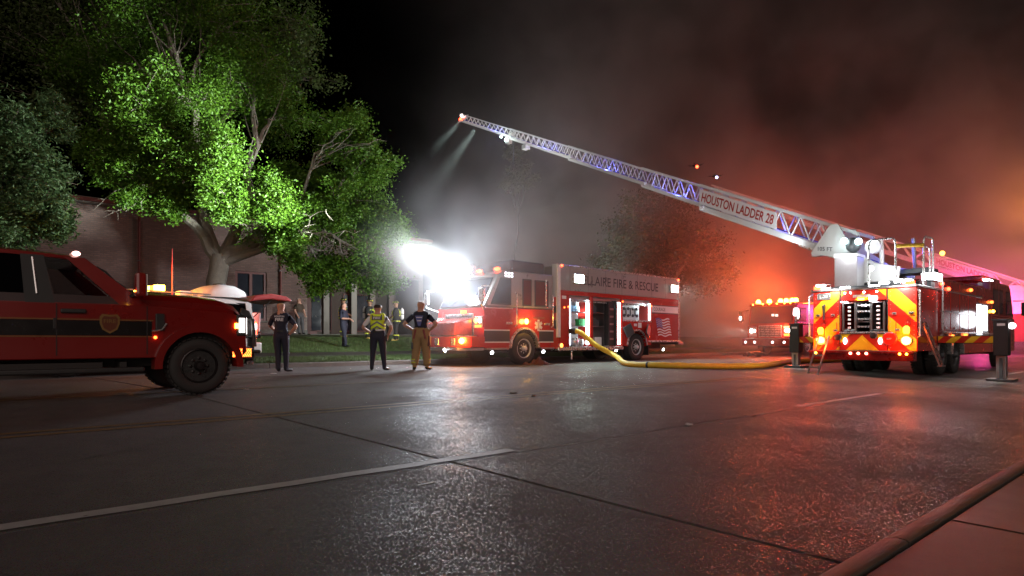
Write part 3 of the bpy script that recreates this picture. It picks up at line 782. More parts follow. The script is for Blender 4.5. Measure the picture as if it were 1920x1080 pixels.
# cab
def cab(root, x0, x1, hw, zl, zm, zr, slope, lower, upper, archx=None, archr=.62):
    lo = [(x0, zl), (x0, zm-.003), (x1, zm-.003), (x1+.03, zl+.35), (x1, zl)]
    if archx is not None: lo = [(x0, zl), (x0, zm-.003), (x1, zm-.003), (x1+.03, zl+.35), (x1, zl), (archx+archr+.02, zl)] + arch_poly(archx, archr, 0, 12, 0, math.pi, .56) + [(archx-archr-.02, zl)]
    a = MB().prism(lo, 'y', -hw, hw).build('cab_lower', lower, root, .03)
    up = [(x0, zm), (x1, zm), (x1-slope, zr-.12), (x1-slope-.25, zr), (x0, zr)]
    b = MB().prism(up, 'y', -hw+.02, hw-.02).build('cab_upper', upper, root, .05)
    return a, b
cx0, cx1 = 4.80, 7.92
cl, cu = cab(rt, cx0, cx1, 1.22, .55, 1.85, 3.05, .62, red, silver, 6.2)
B('cab_roof_box', dgrey, rt, 4.95, 6.55, -.8, .95, 3.053, 3.46, .08)
arc_band(6.2, .56, .60, .67, 1.0, 1.27, -.02, math.pi+.02).build('fender_trim', chrome, rt, smooth=True)
MB().prism(arch_poly(6.2, .60, 0, 12, 0, math.pi, .56), 'y', .80, 1.0).build('wheel_well', black, rt)
def side_win(x0, x1, z0, z1, y, sl=0, m=winglass, root=rt, s=1):
    f = MB().prism([(x0, z0), (x1+sl*.0, z0), (x1-sl, z1), (x0, z1)], 'y', y, y+s*.012).build('side_window', black, root, .01)
    MB().prism([(x0+.05, z0+.05), (x1-.05, z0+.05), (x1-sl-.05, z1-.05), (x0+.05, z1-.05)], 'y', y+s*.013, y+s*.018).build('pane', m, f)
    return f
redwin = P('window_red_reflection', (.12, .012, .014), .08, 0, .2, 3)  # red light mirrored in the cab panes, put into their colour
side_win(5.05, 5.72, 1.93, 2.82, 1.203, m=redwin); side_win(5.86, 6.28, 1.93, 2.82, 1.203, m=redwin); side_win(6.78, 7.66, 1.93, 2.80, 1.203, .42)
MB().tube([(5.2, 1.235, 1.95), (5.2, 1.235, 2.85)], .025, 8).build('window_bar', chrome, rt)
B('belt_trim', alu, rt, 6.72, 7.90, 1.2, 1.232, 1.80, 1.845, .005)
for x, z0, z1 in ((6.62, 1.25, 2.35), (4.92, 1.25, 2.35)):
    MB().tube([(x, 1.22, z0), (x, 1.30, z0+.05), (x, 1.30, z1-.05), (x, 1.22, z1)], .022, 8).build('grab_handle', chrome, rt, smooth=True)
for x in (6.50, 4.98): B('door_seam', black, rt, x-.008, x+.008, 1.2205, 1.224, .6, 1.84)
for x, z in ((6.9, 1.35), (5.15, 1.35)): B('door_handle', chrome, rt, x-.13, x+.13, 1.222, 1.26, z-.035, z+.035, .012)
for x0, x1 in ((6.86, 7.93), (4.82, 5.52)):
    B('side_stripe', letterdark, rt, x0, x1, 1.221, 1.225, .76, 1.10)
    B('stripe_edge', stripew, rt, x0, x1, 1.221, 1.228, 1.10, 1.14); B('stripe_edge', stripew, rt, x0, x1, 1.221, 1.228, .72, .76)
MB().box(4.66, 4.80, -1.1, 1.1, .6, 2.3).build('cab_gap', under, rt)
# pump gap panel between cab and body
B('gap_panel', red, rt, 4.52, 4.80, .9, 1.20, .5, 2.3, .01)
B('gap_recess', black, rt, 4.56, 4.78, 1.201, 1.204, 1.75, 2.0); B('gap_recess', black, rt, 4.56, 4.78, 1.201, 1.204, 1.2, 1.5)
B('cab_step', tread, rt, 6.95, 7.85, .95, 1.3, .50, .56, .01); B('cab_step', tread, rt, 4.85, 5.5, .95, 1.3, .50, .56, .01)
for x in (7.6, 5.3, 1.3, -1.9): round_lamp(rt, (x, 1.2, .42), (.1, .8, -.5), .055, w_em, name='ground_light')
# numbers, star of life, paramedic
lettering(rt, 'R510', (6.86, 1.204, 2.90), XV, (0, 0, 1), .14, stripew, .5, off=.02) if False else None
lettering(rt, 'PARAMEDIC', (5.55, 1.222, 1.55), XV, (0, 0, 1), .07, gold, .62, off=.01)
st = MB()
for k in range(3):
    a = math.pi*k/3
    c_, s_ = math.cos(a), math.sin(a)
    st.add([(5.55+c_*x-s_*z, 1.223+.0015*k, 1.30+s_*x+c_*z) for x, z in ((-.05, -.19), (.05, -.19), (.05, .19), (-.05, .19))], [(0,1,2,3)])
st.build('star_emblem', stripew, rt, recalc=False)
B('emblem_inset', letterred, rt, 5.54, 5.56, 1.2275, 1.2295, 1.16, 1.44)
B('brow_marker', w_em, rt, 6.62, 7.0, 1.203, 1.215, 2.86, 2.97) if False else None
mk = B('brow_light_cluster', chrome, rt, 6.70, 7.12, 1.203, 1.235, 2.80, 3.0, .01)
for i in range(3):
    for j in range(2): MB().ball((6.78+.13*i, 1.245, 2.86+.09*j), .036).build('led_lens', E('cluster_led', (.9, .9, 1), 4), mk)
# front face
fx = cx1
ws = MB().add([(fx+.004, -1.05, 1.88), (fx+.004, 1.05, 1.88), (fx-.565, 1.02, 2.84), (fx-.565, -1.02, 2.84)], [(0,1,2,3)])
ws2 = [Vector(v)+Vector((.03, 0, .02)) for v in ws.v]
MB().loft([[Vector(v) for v in ws.v], ws2]).build('windshield', winglass, rt)
wp = MB()
for y in (-.4, .35): wp.tube([(fx+.05, y, 1.9), (fx-.28, y+.35, 2.45)], .012, 6)
wp.build('wiper', black, rt)
gr = B('grille', chrome, rt, fx+.032, fx+.06, -.75, .75, .95, 1.65, .02)
sb = MB()
for k in range(7): sb.box(fx+.061, fx+.075, -.7, .7, 1.0+.09*k, 1.04+.09*k)
sb.build('grille_slat', dgrey, gr)
for s in (1, -1):
    hb = B('headlight', chrome, rt, fx+.032, fx+.075, s*1.0-.2, s*1.0+.2, 1.18, 1.55, .02)
    MB().ball((fx+.08, s*1.09, 1.42), (.02, .08, .08)).build('lens', E('headlight_lens', (1, .85, .75), 14 if True else 0), hb, smooth=True)
    MB().ball((fx+.08, s*.90, 1.42), (.02, .08, .08)).build('lens', a_em if s > 0 else E('headlight_lens', (1, .85, .75), 14), hb, smooth=True)
    B('turn_lens', ro_em, hb, fx+.076, fx+.085, s*1.0-.16, s*1.0+.16, 1.2, 1.28)
B('front_beacon', ro_em, rt, fx+.062, fx+.10, .12, .42, 1.66, 1.76, .01)
bm_ = MB().prism([(fx, -1.25), (fx+.55, -1.25), (fx+.85, -.9), (fx+.85, .9), (fx+.55, 1.25), (fx, 1.25)], 'z', .58, .92).build('front_bumper', red, rt, .02)
MB().prism([(fx, -1.2), (fx+.86, -.95), (fx+.86, .95), (fx, 1.2)], 'z', .48, .575).build('bumper_skirt', tread, rt, .01)
B('bumper_deck', tread, rt, fx+.02, fx+.8, -.88, .88, .923, .95, .01)
hz_ = MB().prism([(fx+.1, .95), (fx+.8, .95), (fx+.8, 1.35), (fx+.1, 1.5)], 'y', -.75, .75).build('hose_tray_cover', dred, rt, .03)
for y in (-.95, -.1, .75):
    B('bumper_vent', chrome, rt, fx+.851, fx+.87, y-.1, y+.1, .64, .86, .01)
round_lamp(rt, (fx+.74, 1.03, .78), (.7, .7, 0), .085, ay_em, name='bumper_flasher')
lamp('amber_flash', rt, (fx+1.05, 1.25, .8), 90, (1, .3, .03), size=.08)
round_lamp(rt, (6.12, 1.222, 1.42), (0, 1, 0), .085, ay_em, name='side_flasher')
lamp('amber_flash', rt, (6.12, 1.42, 1.42), 30, (1, .45, .05), size=.08)
round_lamp(rt, (4.45, YW+.002, .62), (0, 1, 0), .07, E('amber_soft', (1, .22, .03), 10), name='marker_light')
for p3 in ((4.3, 1.95), (4.1, 1.98), (-.80, .95), (-.95, 2.2), (.96, 2.3)):
    MB().ball((p3[0], YW+.01, p3[1]), .03).build('marker_light', ro_em, rt)
for x in (4.45, -2.96): MB().ball((x, YW+.03, 3.40), .04).build('marker_light', r_em, rt)
round_lamp(rt, (fx+.86, .35, .50), (1, 0, -.3), .06, w_em, name='ground_light'); round_lamp(rt, (fx+.86, -.7, .80), (1, 0, -.3), .04, w_em, name='ground_light')
# mirrors
for s in (1, -1):
    MB().tube([(fx-.2, s*1.2, 2.5), (fx+.30, s*1.45, 2.45), (fx+.32, s*1.45, 1.9), (fx-.0, s*1.2, 1.75)], .022, 6).build('mirror_arm', chrome, rt, smooth=True)
    MB().cbox((fx+.30, s*1.45, 2.2), (.10, .22, .42)).build('mirror', chrome, rt, .03)
# light tower lamps on the cab brow
MB().prism([(6.9, -1.15), (7.6, -1.15), (8.0, -1.05), (8.06, -.4), (8.0, .4), (7.55, 1.05), (6.9, 1.1)], 'z', 2.80, 2.87).build('light_bar_base', silver, rt, .02)
for y in (-.74, .18):
    h_ = B('scene_lamp', chrome, rt, 7.76, 8.03, y-.44, y+.44, 2.875, 3.20, .02)
    for k in range(2): B('lens', w_hot, h_, 8.033, 8.045, y-.41+.42*k, y-.01+.42*k, 2.89, 3.18)
    lamp('scene_lamp_spill', rt, (8.22, y, 3.02), 700, (.82, .90, 1), size=.2)
def to_rt(p_): q = Vector(p_)-rt.location; return Vector((q.x*math.cos(HR)+q.y*math.sin(HR), -q.x*math.sin(HR)+q.y*math.cos(HR), q.z))
for y in (-.74, .18):
    lamp('scene_lamp_beam', rt, (8.22, y, 3.02), 120, (.88, .95, 1), 'SPOT', (17, y+5, 2.9), .28, 150, .9)
lamp('scene_lamp_tree_beam', rt, (8.22, .18, 3.04), 56000, (.90, 1, .93), 'SPOT', to_rt(W(345, 270, 21.5)), .28, 42, 1)
lamp('scene_lamp_front_beam', rt, (8.22, .0, 3.02), 8500, (.9, .95, 1), 'SPOT', (17, -2.0, 4.6), .28, 46, 1)
lamp('scene_lamp_lawn_beam', rt, (8.22, -.74, 3.0), 1100, (.95, 1, .9), 'SPOT', to_rt((-9.5, 25.5, 1.2)), .28, 62, 1)
for y in (-.9, 0, .9): MB().ball((7.12, y, 3.10), (.09, .14, .06)).build('beacon', r_em, rt, smooth=True)
# scene lamps of the far flank
for x in (3.4, -2.3):
    h_ = B('scene_light', chrome, rt, x-.27, x+.27, -YW-.10, -YW-.003, 2.82, 3.16, .02)
    B('lens', w_em, h_, x-.24, x+.24, -YW-.112, -YW-.102, 2.85, 3.13)
    lamp('scene_light_beam', rt, (x, -YW-.25, 3.0), 3600, (.93, 1, .95), 'SPOT', (x, -9, 8.5), .16, 140, .8)
# drain pipe under the pump panel
MB().tube([(3.75, 1.1, .5), (3.75, 1.1, .12)], .03, 8).build('drain_pipe', chrome, rt)
MB().lathe((3.98, YW-.18, 1.12), (0, 1, 0), [(0, .13), (.12, .13), (.13, .10), (.26, .10), (.27, .115), (.36, .115)], 18).build('hose_inlet', black, rt, smooth=True)

# ------------------------------------------------------------------ yellow supply hose
hose_m = P('yellow_hose', (.62, .42, .03), .55, 0, .35, 7, .35, 120)
M_rt = Matrix.Translation(rt.location) @ Matrix.Rotation(HR, 4, 'Z')
def gp(px, py, r_=.085):
    Y = 904/(py-HZ); X = (px-960)/F*Y
    for _ in range(4): Y = F*(CAMZ-gz(X, Y))/(py-HZ); X = (px-960)/F*Y
    return Vector((X, Y, gz(X, Y)+r_))
kn = [M_rt @ Vector((3.98, YW+.12, 1.12)), M_rt @ Vector((3.90, YW+.42, 1.06)), M_rt @ Vector((3.7, YW+.95, .62)), M_rt @ Vector((3.4, YW+1.55, .26)), gp(1175, 687), gp(1230, 690), gp(1300, 691.5), gp(1380, 692), gp(1432, 690), gp(1462, 685), gp(1500, 681), gp(1560, 679), gp(1640, 674.5)]
def spline(kn, n=8):
    kn = [Vector(k) for k in kn]; out = []
    P_ = [kn[0]*2-kn[1]] + kn + [kn[-1]*2-kn[-2]]
    for i in range(1, len(P_)-2):
        for j in range(n):
            t = j/n; a, b, c, d = P_[i-1:i+3]
            out.append(.5*((2*b)+(c-a)*t+(2*a-5*b+4*c-d)*t*t+(3*b-a-3*c+d)*t**3))
    return out+[kn[-1]]
hp = spline(kn)
for i in range(40, len(hp)-1): hp[i] += Vector((.03*math.sin(i*.55), .03*math.cos(i*.42), 0))
ho = MB().tube(hp, [.085*(1+.05*math.sin(i*1.7)+.03*math.sin(i*4.1)) for i in range(len(hp))], 14).build('supply_hose', hose_m, smooth=True)
tag(ho, 'thick yellow supply hose lying in a curve on the road between the two trucks', 'hose')
MB().lathe(hp[0], hp[1]-hp[0], [(-.05, .09), (.0, .11), (.10, .11), (.12, .09)], 16).build('hose_coupling', black, ho, smooth=True)
ci = hp[38]; MB().lathe(ci, hp[39]-hp[38], [(-.02, .088), (0, .092), (.03, .092), (.05, .088)], 16).build('hose_band', black, ho, smooth=True)

# red cloth in front of the rescue truck's front wheel
tm = P('red_cloth', (.06, .006, .006), .7, 0, .3, 8)
mb = MB(); n = 22; wx, wy = .95, .55
tb0 = gp(1008, 684, 0)
for i in range(n+1):
    for j in range(n+1):
        s_, t_ = i/n*2-1, j/n*2-1
        e_ = max(0, 1-(s_*s_)**1.5)*max(0, 1-(t_*t_)**1.5)
        h = e_*(.10+.09*math.sin(s_*5+1)+.05*math.sin(t_*9+s_*7)+.05*math.sin(s_*13-t_*4)) + .012
        mb.v.append((s_*wx*.5*(1+.1*math.sin(t_*6)), t_*wy*.5*(1+.15*math.sin(s_*8)), max(.01, h)))
mb.f = [(i*(n+1)+j, (i+1)*(n+1)+j, (i+1)*(n+1)+j+1, i*(n+1)+j+1) for i in range(n) for j in range(n)]; mb.m = [0]*len(mb.f)
to = mb.build('red_cloth', tm, smooth=True); to.location = tb0; to.rotation_euler.z = .3
tag(to, 'crumpled dark red cloth lying on the road by the rescue truck front wheel', 'cloth')
# ------------------------------------------------------------------ ladder truck (rear to the camera)
def clip_poly(poly, n, d, keep_less=True):
    out = []
    for i in range(len(poly)):
        a, b = poly[i], poly[(i+1) % len(poly)]
        da, db = n[0]*a[0]+n[1]*a[1]-d, n[0]*b[0]+n[1]*b[1]-d
        if not keep_less: da, db = -da, -db
        if da <= 0: out.append(a)
        if (da < 0 < db) or (db < 0 < da):
            t = da/(da-db); out.append((a[0]+(b[0]-a[0])*t, a[1]+(b[1]-a[1])*t))
    return out
def chevrons(parent, a0, a1, b0, b1, place, sgn, w=.30, phase=0, th=.006):
    """stripe pieces covering the panel; place(a,b,t) -> local point; sgn the slope"""
    n = (-.7071*sgn, .7071); rect = [(a0, b0), (a1, b0), (a1, b1), (a0, b1)]
    ds = [n[0]*a+n[1]*b for a, b in rect]
    k = math.floor((min(ds)-phase)/w)
    while k*w+phase < max(ds):
        p = clip_poly(rect, n, k*w+phase+w-.002); p = clip_poly(p, n, k*w+phase+.002, False) if len(p) > 2 else p
        if len(p) > 2:
            mb = MB(); m = len(p)
            mb.v = [place(a, b, 0) for a, b in p] + [place(a, b, th) for a, b in p]
            mb.f = [tuple(range(m, 2*m)), tuple(range(m-1, -1, -1))] + [(i, (i+1) % m, (i+1) % m+m, i+m) for i in range(m)]; mb.m = [0]*len(mb.f)
            mb.build('chevron_stripe', yel if k % 2 == 0 else cred, parent)
        k += 1
HL = R(41)
lt_g = gz(9.19, 15.83)
lt = thing('ladder_truck', 'ladder truck from the rear, yellow and red chevrons, white aerial ladder signed HOUSTON LADDER 28', 'ladder truck', (9.19, 15.83, lt_g), HL)
for x_ in (2.35, 3.70):
    for s in (1, -1):
        wheel(lt, x_, s*1.06, .53, .28, s, dgrey, .6); wheel(lt, x_, s*.72, .53, .28, s, dgrey, .6, 0)
for s in (1, -1): wheel(lt, 9.9, s*1.06, .53, .34, s, chrome, .6)
MB().box(.3, 11.4, -.45, .45, .52, .85).box(2.2, 2.5, -.9, .9, .45, .62).box(3.55, 3.85, -.9, .9, .45, .62).box(4.6, 7.6, -1.1, 1.1, .5, .8).box(9.75, 10.05, -.95, .95, .45, .62).build('chassis', under, lt)
# rear structure, made of a left and a right cabinet and a tunnel between
DZ = 2.27
B('rear_cabinet', red, lt, .02, 1.75, .53, 1.25, .665, DZ, .015); B('rear_cabinet', red, lt, .02, 1.75, -1.25, -.58, .665, DZ, .015)
B('tunnel_floor', dgrey, lt, .02, 6, -.577, .527, .82, 1.16); B('tunnel_roof', red, lt, .02, 1.9, -.577, .527, 1.98, DZ)
B('tunnel_back', black, lt, 1.8, 1.85, -.577, .527, 1.163, 1.977)
B('tunnel_trim', chrome, lt, -.012, .02, -.60, .55, 1.12, 1.165, .004)
pl = lambda y, z, t: (.018-t, y, z)
lp = B('chevron_panel', cred, lt, .0185, .0195, .56, 1.23, .68, DZ-.02); chevrons(lp, .56, 1.23, .68, DZ-.02, pl, -1, .30, .05)
rp_ = B('chevron_panel', cred, lt, .0185, .0195, -1.23, -.61, .68, DZ-.02); chevrons(rp_, -1.23, -.61, .68, DZ-.02, pl, 1, .30, .05)
tp = B('chevron_panel', cred, lt, .0185, .0195, -.56, .52, 2.0, DZ-.02); chevrons(tp, -.02, .52, 2.0, DZ-.02, pl, -1, .30, .05); chevrons(tp, -.56, -.024, 2.0, DZ-.02, pl, 1, .30, .05)
bp_ = B('chevron_panel', cred, lt, .0185, .0195, -.58, .54, .66, 1.10)
chevrons(bp_, -.02, .54, .66, 1.10, pl, -1, .22, .10); chevrons(bp_, -.58, -.024, .66, 1.10, pl, 1, .22, .10)
for y in (.545, -.595): B('panel_seam', black, lt, .008, .0165, y-.012, y+.012, .84, DZ-.02)
for y0, y1, z0, z1 in ((.62, .95, .95, 1.42), (-1.10, -.78, .95, 1.42), (.58, 1.2, 1.55, 1.57), (-1.2, -.63, 1.55, 1.57)):
    MB().box(.004, .0115, y0, y1, z0, z0+.012).box(.004, .0115, y0, y0+.012, z0, z1).box(.004, .0115, y1-.012, y1, z0, z1).build('hatch_seam', letterred, lt)
for y, z in ((.72, 1.62), (1.1, 1.62), (-.75, 1.62), (-1.12, 1.62), (.66, 1.2), (-.82, 1.2)):
    lt_ = MB().cbox((-.004, y, z), (.02, .10, .06)).build('latch', chrome, lt, .006); MB().cbox((-.022, y, z), (.02, .06, .02)).build('latch_handle', black, lt_)
for y in (1.17, .60, -.66, -1.18):
    rv = MB()
    for k in range(14): rv.ball((.009, y, .75+.11*k), .010, 0, 6, 4)
    rv.build('rivet_row', alu, lt)['kind'] = 'stuff'
B('step_plate', tread, lt, -.27, -.02, -1.2, 1.2, .661, .672)
# ladders and poles stowed in the tunnel
for y0 in (.18, -.5):
    g = MB()
    for y in (y0, y0+.30):
        g.box(.06, 1.7, y-.02, y+.02, 1.22, 1.94) if False else g.box(.05, .12, y-.022, y+.022, 1.19, 1.95)
        g.box(.12, 1.75, y-.016, y+.016, 1.20, 1.26); g.box(.12, 1.75, y-.016, y+.016, 1.88, 1.94)
    for z in (1.21, 1.93): g.tube([(.09, y0, z), (.09, y0+.30, z)], .018, 8)
    g.build('ground_ladder', alu, lt)
g = MB()
for i, y in enumerate((.10, .02, -.06, -.13)):
    for z in (1.3, 1.5, 1.7, 1.86): g.lathe((.06+.02*i, y, z), (1, 0, 0), [(0, .028), (1.5, .028)], 10)
g.build('pike_pole', chrome, lt, smooth=True)
g = MB()
for z in (1.25, 1.36, 1.47, 1.58, 1.69, 1.8): g.box(.05, .09, .30, .36, z, z+.05).box(.05, .09, -.40, -.33, z, z+.05)
g.build('ladder_beam_block', fwhite, lt)
B('tunnel_shelf', alu, lt, .1, 1.7, -.15, .14, 1.42, 1.44); B('tunnel_divider', alu, lt, .05, 1.7, .15, .165, 1.17, 1.97); B('tunnel_divider', alu, lt, .05, 1.7, -.19, -.175, 1.17, 1.97)
for y in (-.25, .45): B('tunnel_lamp', w_em, lt, .02, .06, y-.08, y+.08, 1.96, 1.976)
lamp('tunnel_light', lt, (.02, 0, 1.93), 26, (.9, .95, 1), 'SPOT', (.5, 0, 1.2), .1, 150)
# bumper, step, signs
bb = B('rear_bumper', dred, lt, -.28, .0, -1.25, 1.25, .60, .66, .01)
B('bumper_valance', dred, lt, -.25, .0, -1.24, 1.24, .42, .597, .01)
tri = MB().prism([(-.28, .69), (.26, .69), (-.01, .98)], 'x', -.018, .008).build('triangle_board', yel, lt, .004)
for y in (.40, -.44): MB().ball((-.03, y, .92), (.03, .05, .09)).build('bumper_lamp', E('soft_white', (1, .9, .9), 6), lt, smooth=True)
for y in (.18, -.01, -.2): MB().ball((-.285, y, .60), .035).build('marker_light', E('marker_red', (1, .25, .15), 16), lt)
for y in (1.05, -.95, -1.1): MB().ball((-.285, y, .60), .028).build('marker_light', a_em, lt)
for y in (1.02, -1.03):
    f_ = MB().lathe((-.03, y, .93), (-1, 0, 0), [(-.06, .12), (.02, .125), (.03, .1)], 20).build('flasher', chrome, lt, smooth=True)
    MB().lathe((-.06, y, .93), (-1, 0, 0), [(0, .10), (.03, .09), (.05, .05), (.055, .002)], 18).build('lens', ay_em, f_, smooth=True)
    lamp('flasher_light', lt, (-.32, y, .93), 45, (1, .10, .015), size=.1)
    up = MB().lathe((-.05, y, 1.2), (0, 0, 1), [(-.1, .055), (-.02, .075), (.06, .07), (.1, .03)], 14).build('amber_beacon', E('amber_dim', (1, .5, .04), 5), lt, smooth=True)
for y in (.95, -1.05): MB().lathe((-.02, y-.0, 1.35), (-1, 0, 0), [(0, .05), (.03, .05), (.04, .03)], 12).build('reflector', cred, lt)
dr_ = MB().lathe((-.02, -.66, .98), (-1, 0, 0), [(-.02, .17), (.02, .175), (.03, .16), (.05, .15)], 20).build('intake_cover', cred, lt, smooth=True)
MB().cbox((-.09, -.66, .98), (.02, .10, .04)).build('handle', chrome, dr_)
MB().lathe((-.02, .56, 1.02), (-1, 0, 0), [(0, .08), (.1, .08), (.11, .05)], 14).build('intake', black, lt, smooth=True)
MB().lathe((-.02, -.30, 1.06), (-1, 0, 0), [(0, .08), (.1, .08), (.11, .05)], 14).build('intake', black, lt, smooth=True)
B('plate_frame', chrome, lt, -.02, .004, .78, 1.12, DZ-.22, DZ-.05, .006); B('plate', P('dark_plate', (.09, .08, .07), .5), lt, -.026, -.021, .80, 1.10, DZ-.20, DZ-.07)
lettering(lt, 'L-28', (-.027, .95, DZ-.135), (0, -1, 0), (0, 0, 1), .085, stripew, .2)
hk = MB().tube([(-.02, .93, 1.9), (-.10, .93, 1.86), (-.06, .93, 1.7), (-.07, .93, 1.5)], [.03, .035, .025, .02], 8).build('hose_nozzle', dgrey, lt, smooth=True)
B('maker_plate', P('pale_plate', (.5, .42, .4), .4), lt, .0, .0105, -.20, .22, 2.07, 2.14)
for y in (.42, .28, -.05, -.35): MB().ball((.0, y, 2.2), .022).build('clearance_light', w_em, lt)
B('warning_light', a_em, lt, -.02, .01, -.06, .1, 2.0, 2.05, .004); B('work_light', w_em, lt, -.03, .01, -.36, -.18, 2.0, 2.08, .004)
# grab rails left and right of the rear
for y, s in ((1.32, 1), (-1.32, -1)):
    MB().tube([(.05, s*1.25, 2.2), (-.05, y, 2.15), (-.05, y, 1.05), (.05, s*1.25, 1.0)], .022, 8).build('grab_rail', chrome, lt, smooth=True)
# deck
B('deck', tread, lt, -.05, 6.6, -1.27, 1.27, DZ+.003, DZ+.06, .01)
dk = MB().box(.25, 3.6, -1.05, 1.05, DZ+.063, DZ+.13).build('deck_ring', dgrey, lt, .02)
MB().tube([(.05, 1.2, DZ+.06), (.05, 1.2, DZ+.2), (.05, .8, DZ+.2), (.05, .8, DZ+.06)], .014, 6).build('deck_rail', chrome, lt)
for y in (-.3, .4, .9): B('deck_light', w_em, lt, -.045, -.02, y-.12, y+.12, DZ+.065, DZ+.10)
for x, y in ((.55, -.35), (.9, -.75), (.35, -.95)): MB().ball((x, y, DZ+.19), (.16, .12, .04)).build('deck_lamp', w_em, lt)
lamp('deck_lamp_light', lt, (.5, -.6, DZ+.45), 5, (.95, .97, 1), size=.1)
# overhanging lamps and brackets added on the top edge to light the chevron panels
for y in (.9, -.95):
    b_ = MB().tube([(.05, y, DZ+.05), (-.32, y, DZ+.16)], .018, 6).build('fill_bracket', chrome, lt)
    B('panel_fill_lamp', w_em, b_, -.40, -.26, y-.10, y+.10, DZ+.12, DZ+.17, .01)
    lamp('panel_fill_light', lt, (-.48, y*.9, DZ+.10), 52 if y > 0 else 80, (1, .96, .92), 'SPOT', (.1, y*.8, 1.5), .06, 150, .9)
# big white corner lamp
cl_ = B('corner_lamp', chrome, lt, .95, 1.75, -1.34, -1.08, DZ+.22, DZ+.42, .03)
B('lens', w_hot, cl_, .93, .948, -1.32, -1.10, DZ+.24, DZ+.40); B('lens', w_hot, cl_, .97, 1.73, -1.355, -1.342, DZ+.23, DZ+.41)
B('lamp_post', black, lt, 1.2, 1.5, -1.24, -1.14, DZ+.06, DZ+.22)
lamp('corner_lamp_light', lt, (1.3, -1.55, DZ+.4), 25, (1, .97, .95), size=.12)
# right flank: lockers, shutter doors, rails
SY = -1.25
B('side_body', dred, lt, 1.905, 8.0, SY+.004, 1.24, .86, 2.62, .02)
for i, x0 in enumerate((1.95, 2.9, 3.85, 4.8)):
    B('shutter_door', red, lt, x0+.03, x0+.92, SY-.016, SY, 1.75, 2.55, .01); B('shutter_door', red, lt, x0+.03, x0+.92, SY-.016, SY, 1.22, 1.70, .01)
    B('door_handle', chrome, lt, x0+.40, x0+.55, SY-.04, SY-.018, 1.26, 1.30)
lk = B('locker', lgrey, lt, 5.80, 7.40, SY-.010, SY, 1.0, 2.1)
for x, w_, z0 in ((5.86, .62, 1.12), (6.72, .46, 1.25)): B('led_panel', E('bright_locker', (.86, .9, 1), 8), lk, x, x+w_, SY-.022, SY-.012, z0, 2.05)
lamp('locker_light', lt, (6.6, SY-.4, 1.6), 14, (.9, .93, 1), size=.3)
B('side_skirt', red, lt, 4.4, 7.9, SY, SY+.3, .55, .855, .01)
MB().tube([(2.0, SY-.05, 1.15), (7.9, SY-.05, 1.15)], .02, 6).build('side_rail', chrome, lt)
MB().tube([(1.95, SY-.06, 1.2), (1.95, SY-.06, 2.5)], .022, 8).build('grab_rail', chrome, lt)
for x, z, m in ((1.98, 2.45, r_em), (2.6, 2.35, r_em), (5.0, 2.45, ro_em), (7.7, 2.2, ro_em), (7.9, 1.9, a_em), (3.0, 1.05, ro_em), (4.4, 1.1, ro_em)):
    MB().ball((x, SY-.04, z), .05).build('side_marker', m, lt)
arc_band(2.35, .55, .58, .64, SY-.03, SY+.2).build('wheel_arch', chrome, lt, smooth=True); arc_band(3.70, .55, .58, .64, SY-.03, SY+.2).build('wheel_arch', chrome, lt, smooth=True)
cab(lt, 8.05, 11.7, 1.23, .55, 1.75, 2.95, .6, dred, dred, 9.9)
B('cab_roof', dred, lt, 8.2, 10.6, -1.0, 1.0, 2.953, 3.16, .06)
for x0, x1, sl in ((8.3, 9.1, 0), (9.3, 9.8, 0), (10.3, 11.4, .35)): side_win(x0, x1, 1.85, 2.7, -1.205, sl, winglass, lt, -1)
B('roof_light', w_em, lt, 8.1, 8.9, -1.1, -.98, 2.96, 3.02)
mk = MB().tube([(11.5, -1.22, 2.4), (11.8, -1.5, 2.4), (11.8, -1.5, 1.8)], .02, 6).build('mirror_arm', black, lt)
MB().cbox((11.8, -1.52, 2.1), (.1, .22, .5)).build('mirror', black, mk, .03)
# access ladders left and right of the rear
def steps(name, foot, head, w, n, across):
    foot, head, across = Vector(foot), Vector(head), Vector(across).normalized()*w/2
    g = MB()
    for s in (1, -1): g.tube([foot+across*s, head+across*s], .028, 4)
    for k in range(n):
        q = foot.lerp(head, (k+.6)/(n+.2)); g.cbox(q, (.05, w, .05) if abs(across.y) > abs(across.x) else (w, .05, .05))
    foot_pad = g.cbox(foot, (.10, w+.08, .03) if abs(across.y) > abs(across.x) else (w+.08, .10, .03))
    return g.build(name, alu, lt)
steps('access_ladder', (-.62, 1.0, .02), (-.06, .92, 1.05), .26, 3, (0, 1, 0))
steps('access_ladder', (.55, -1.62, .30), (.35, -1.30, 1.40), .26, 4, (1, 0, 0))
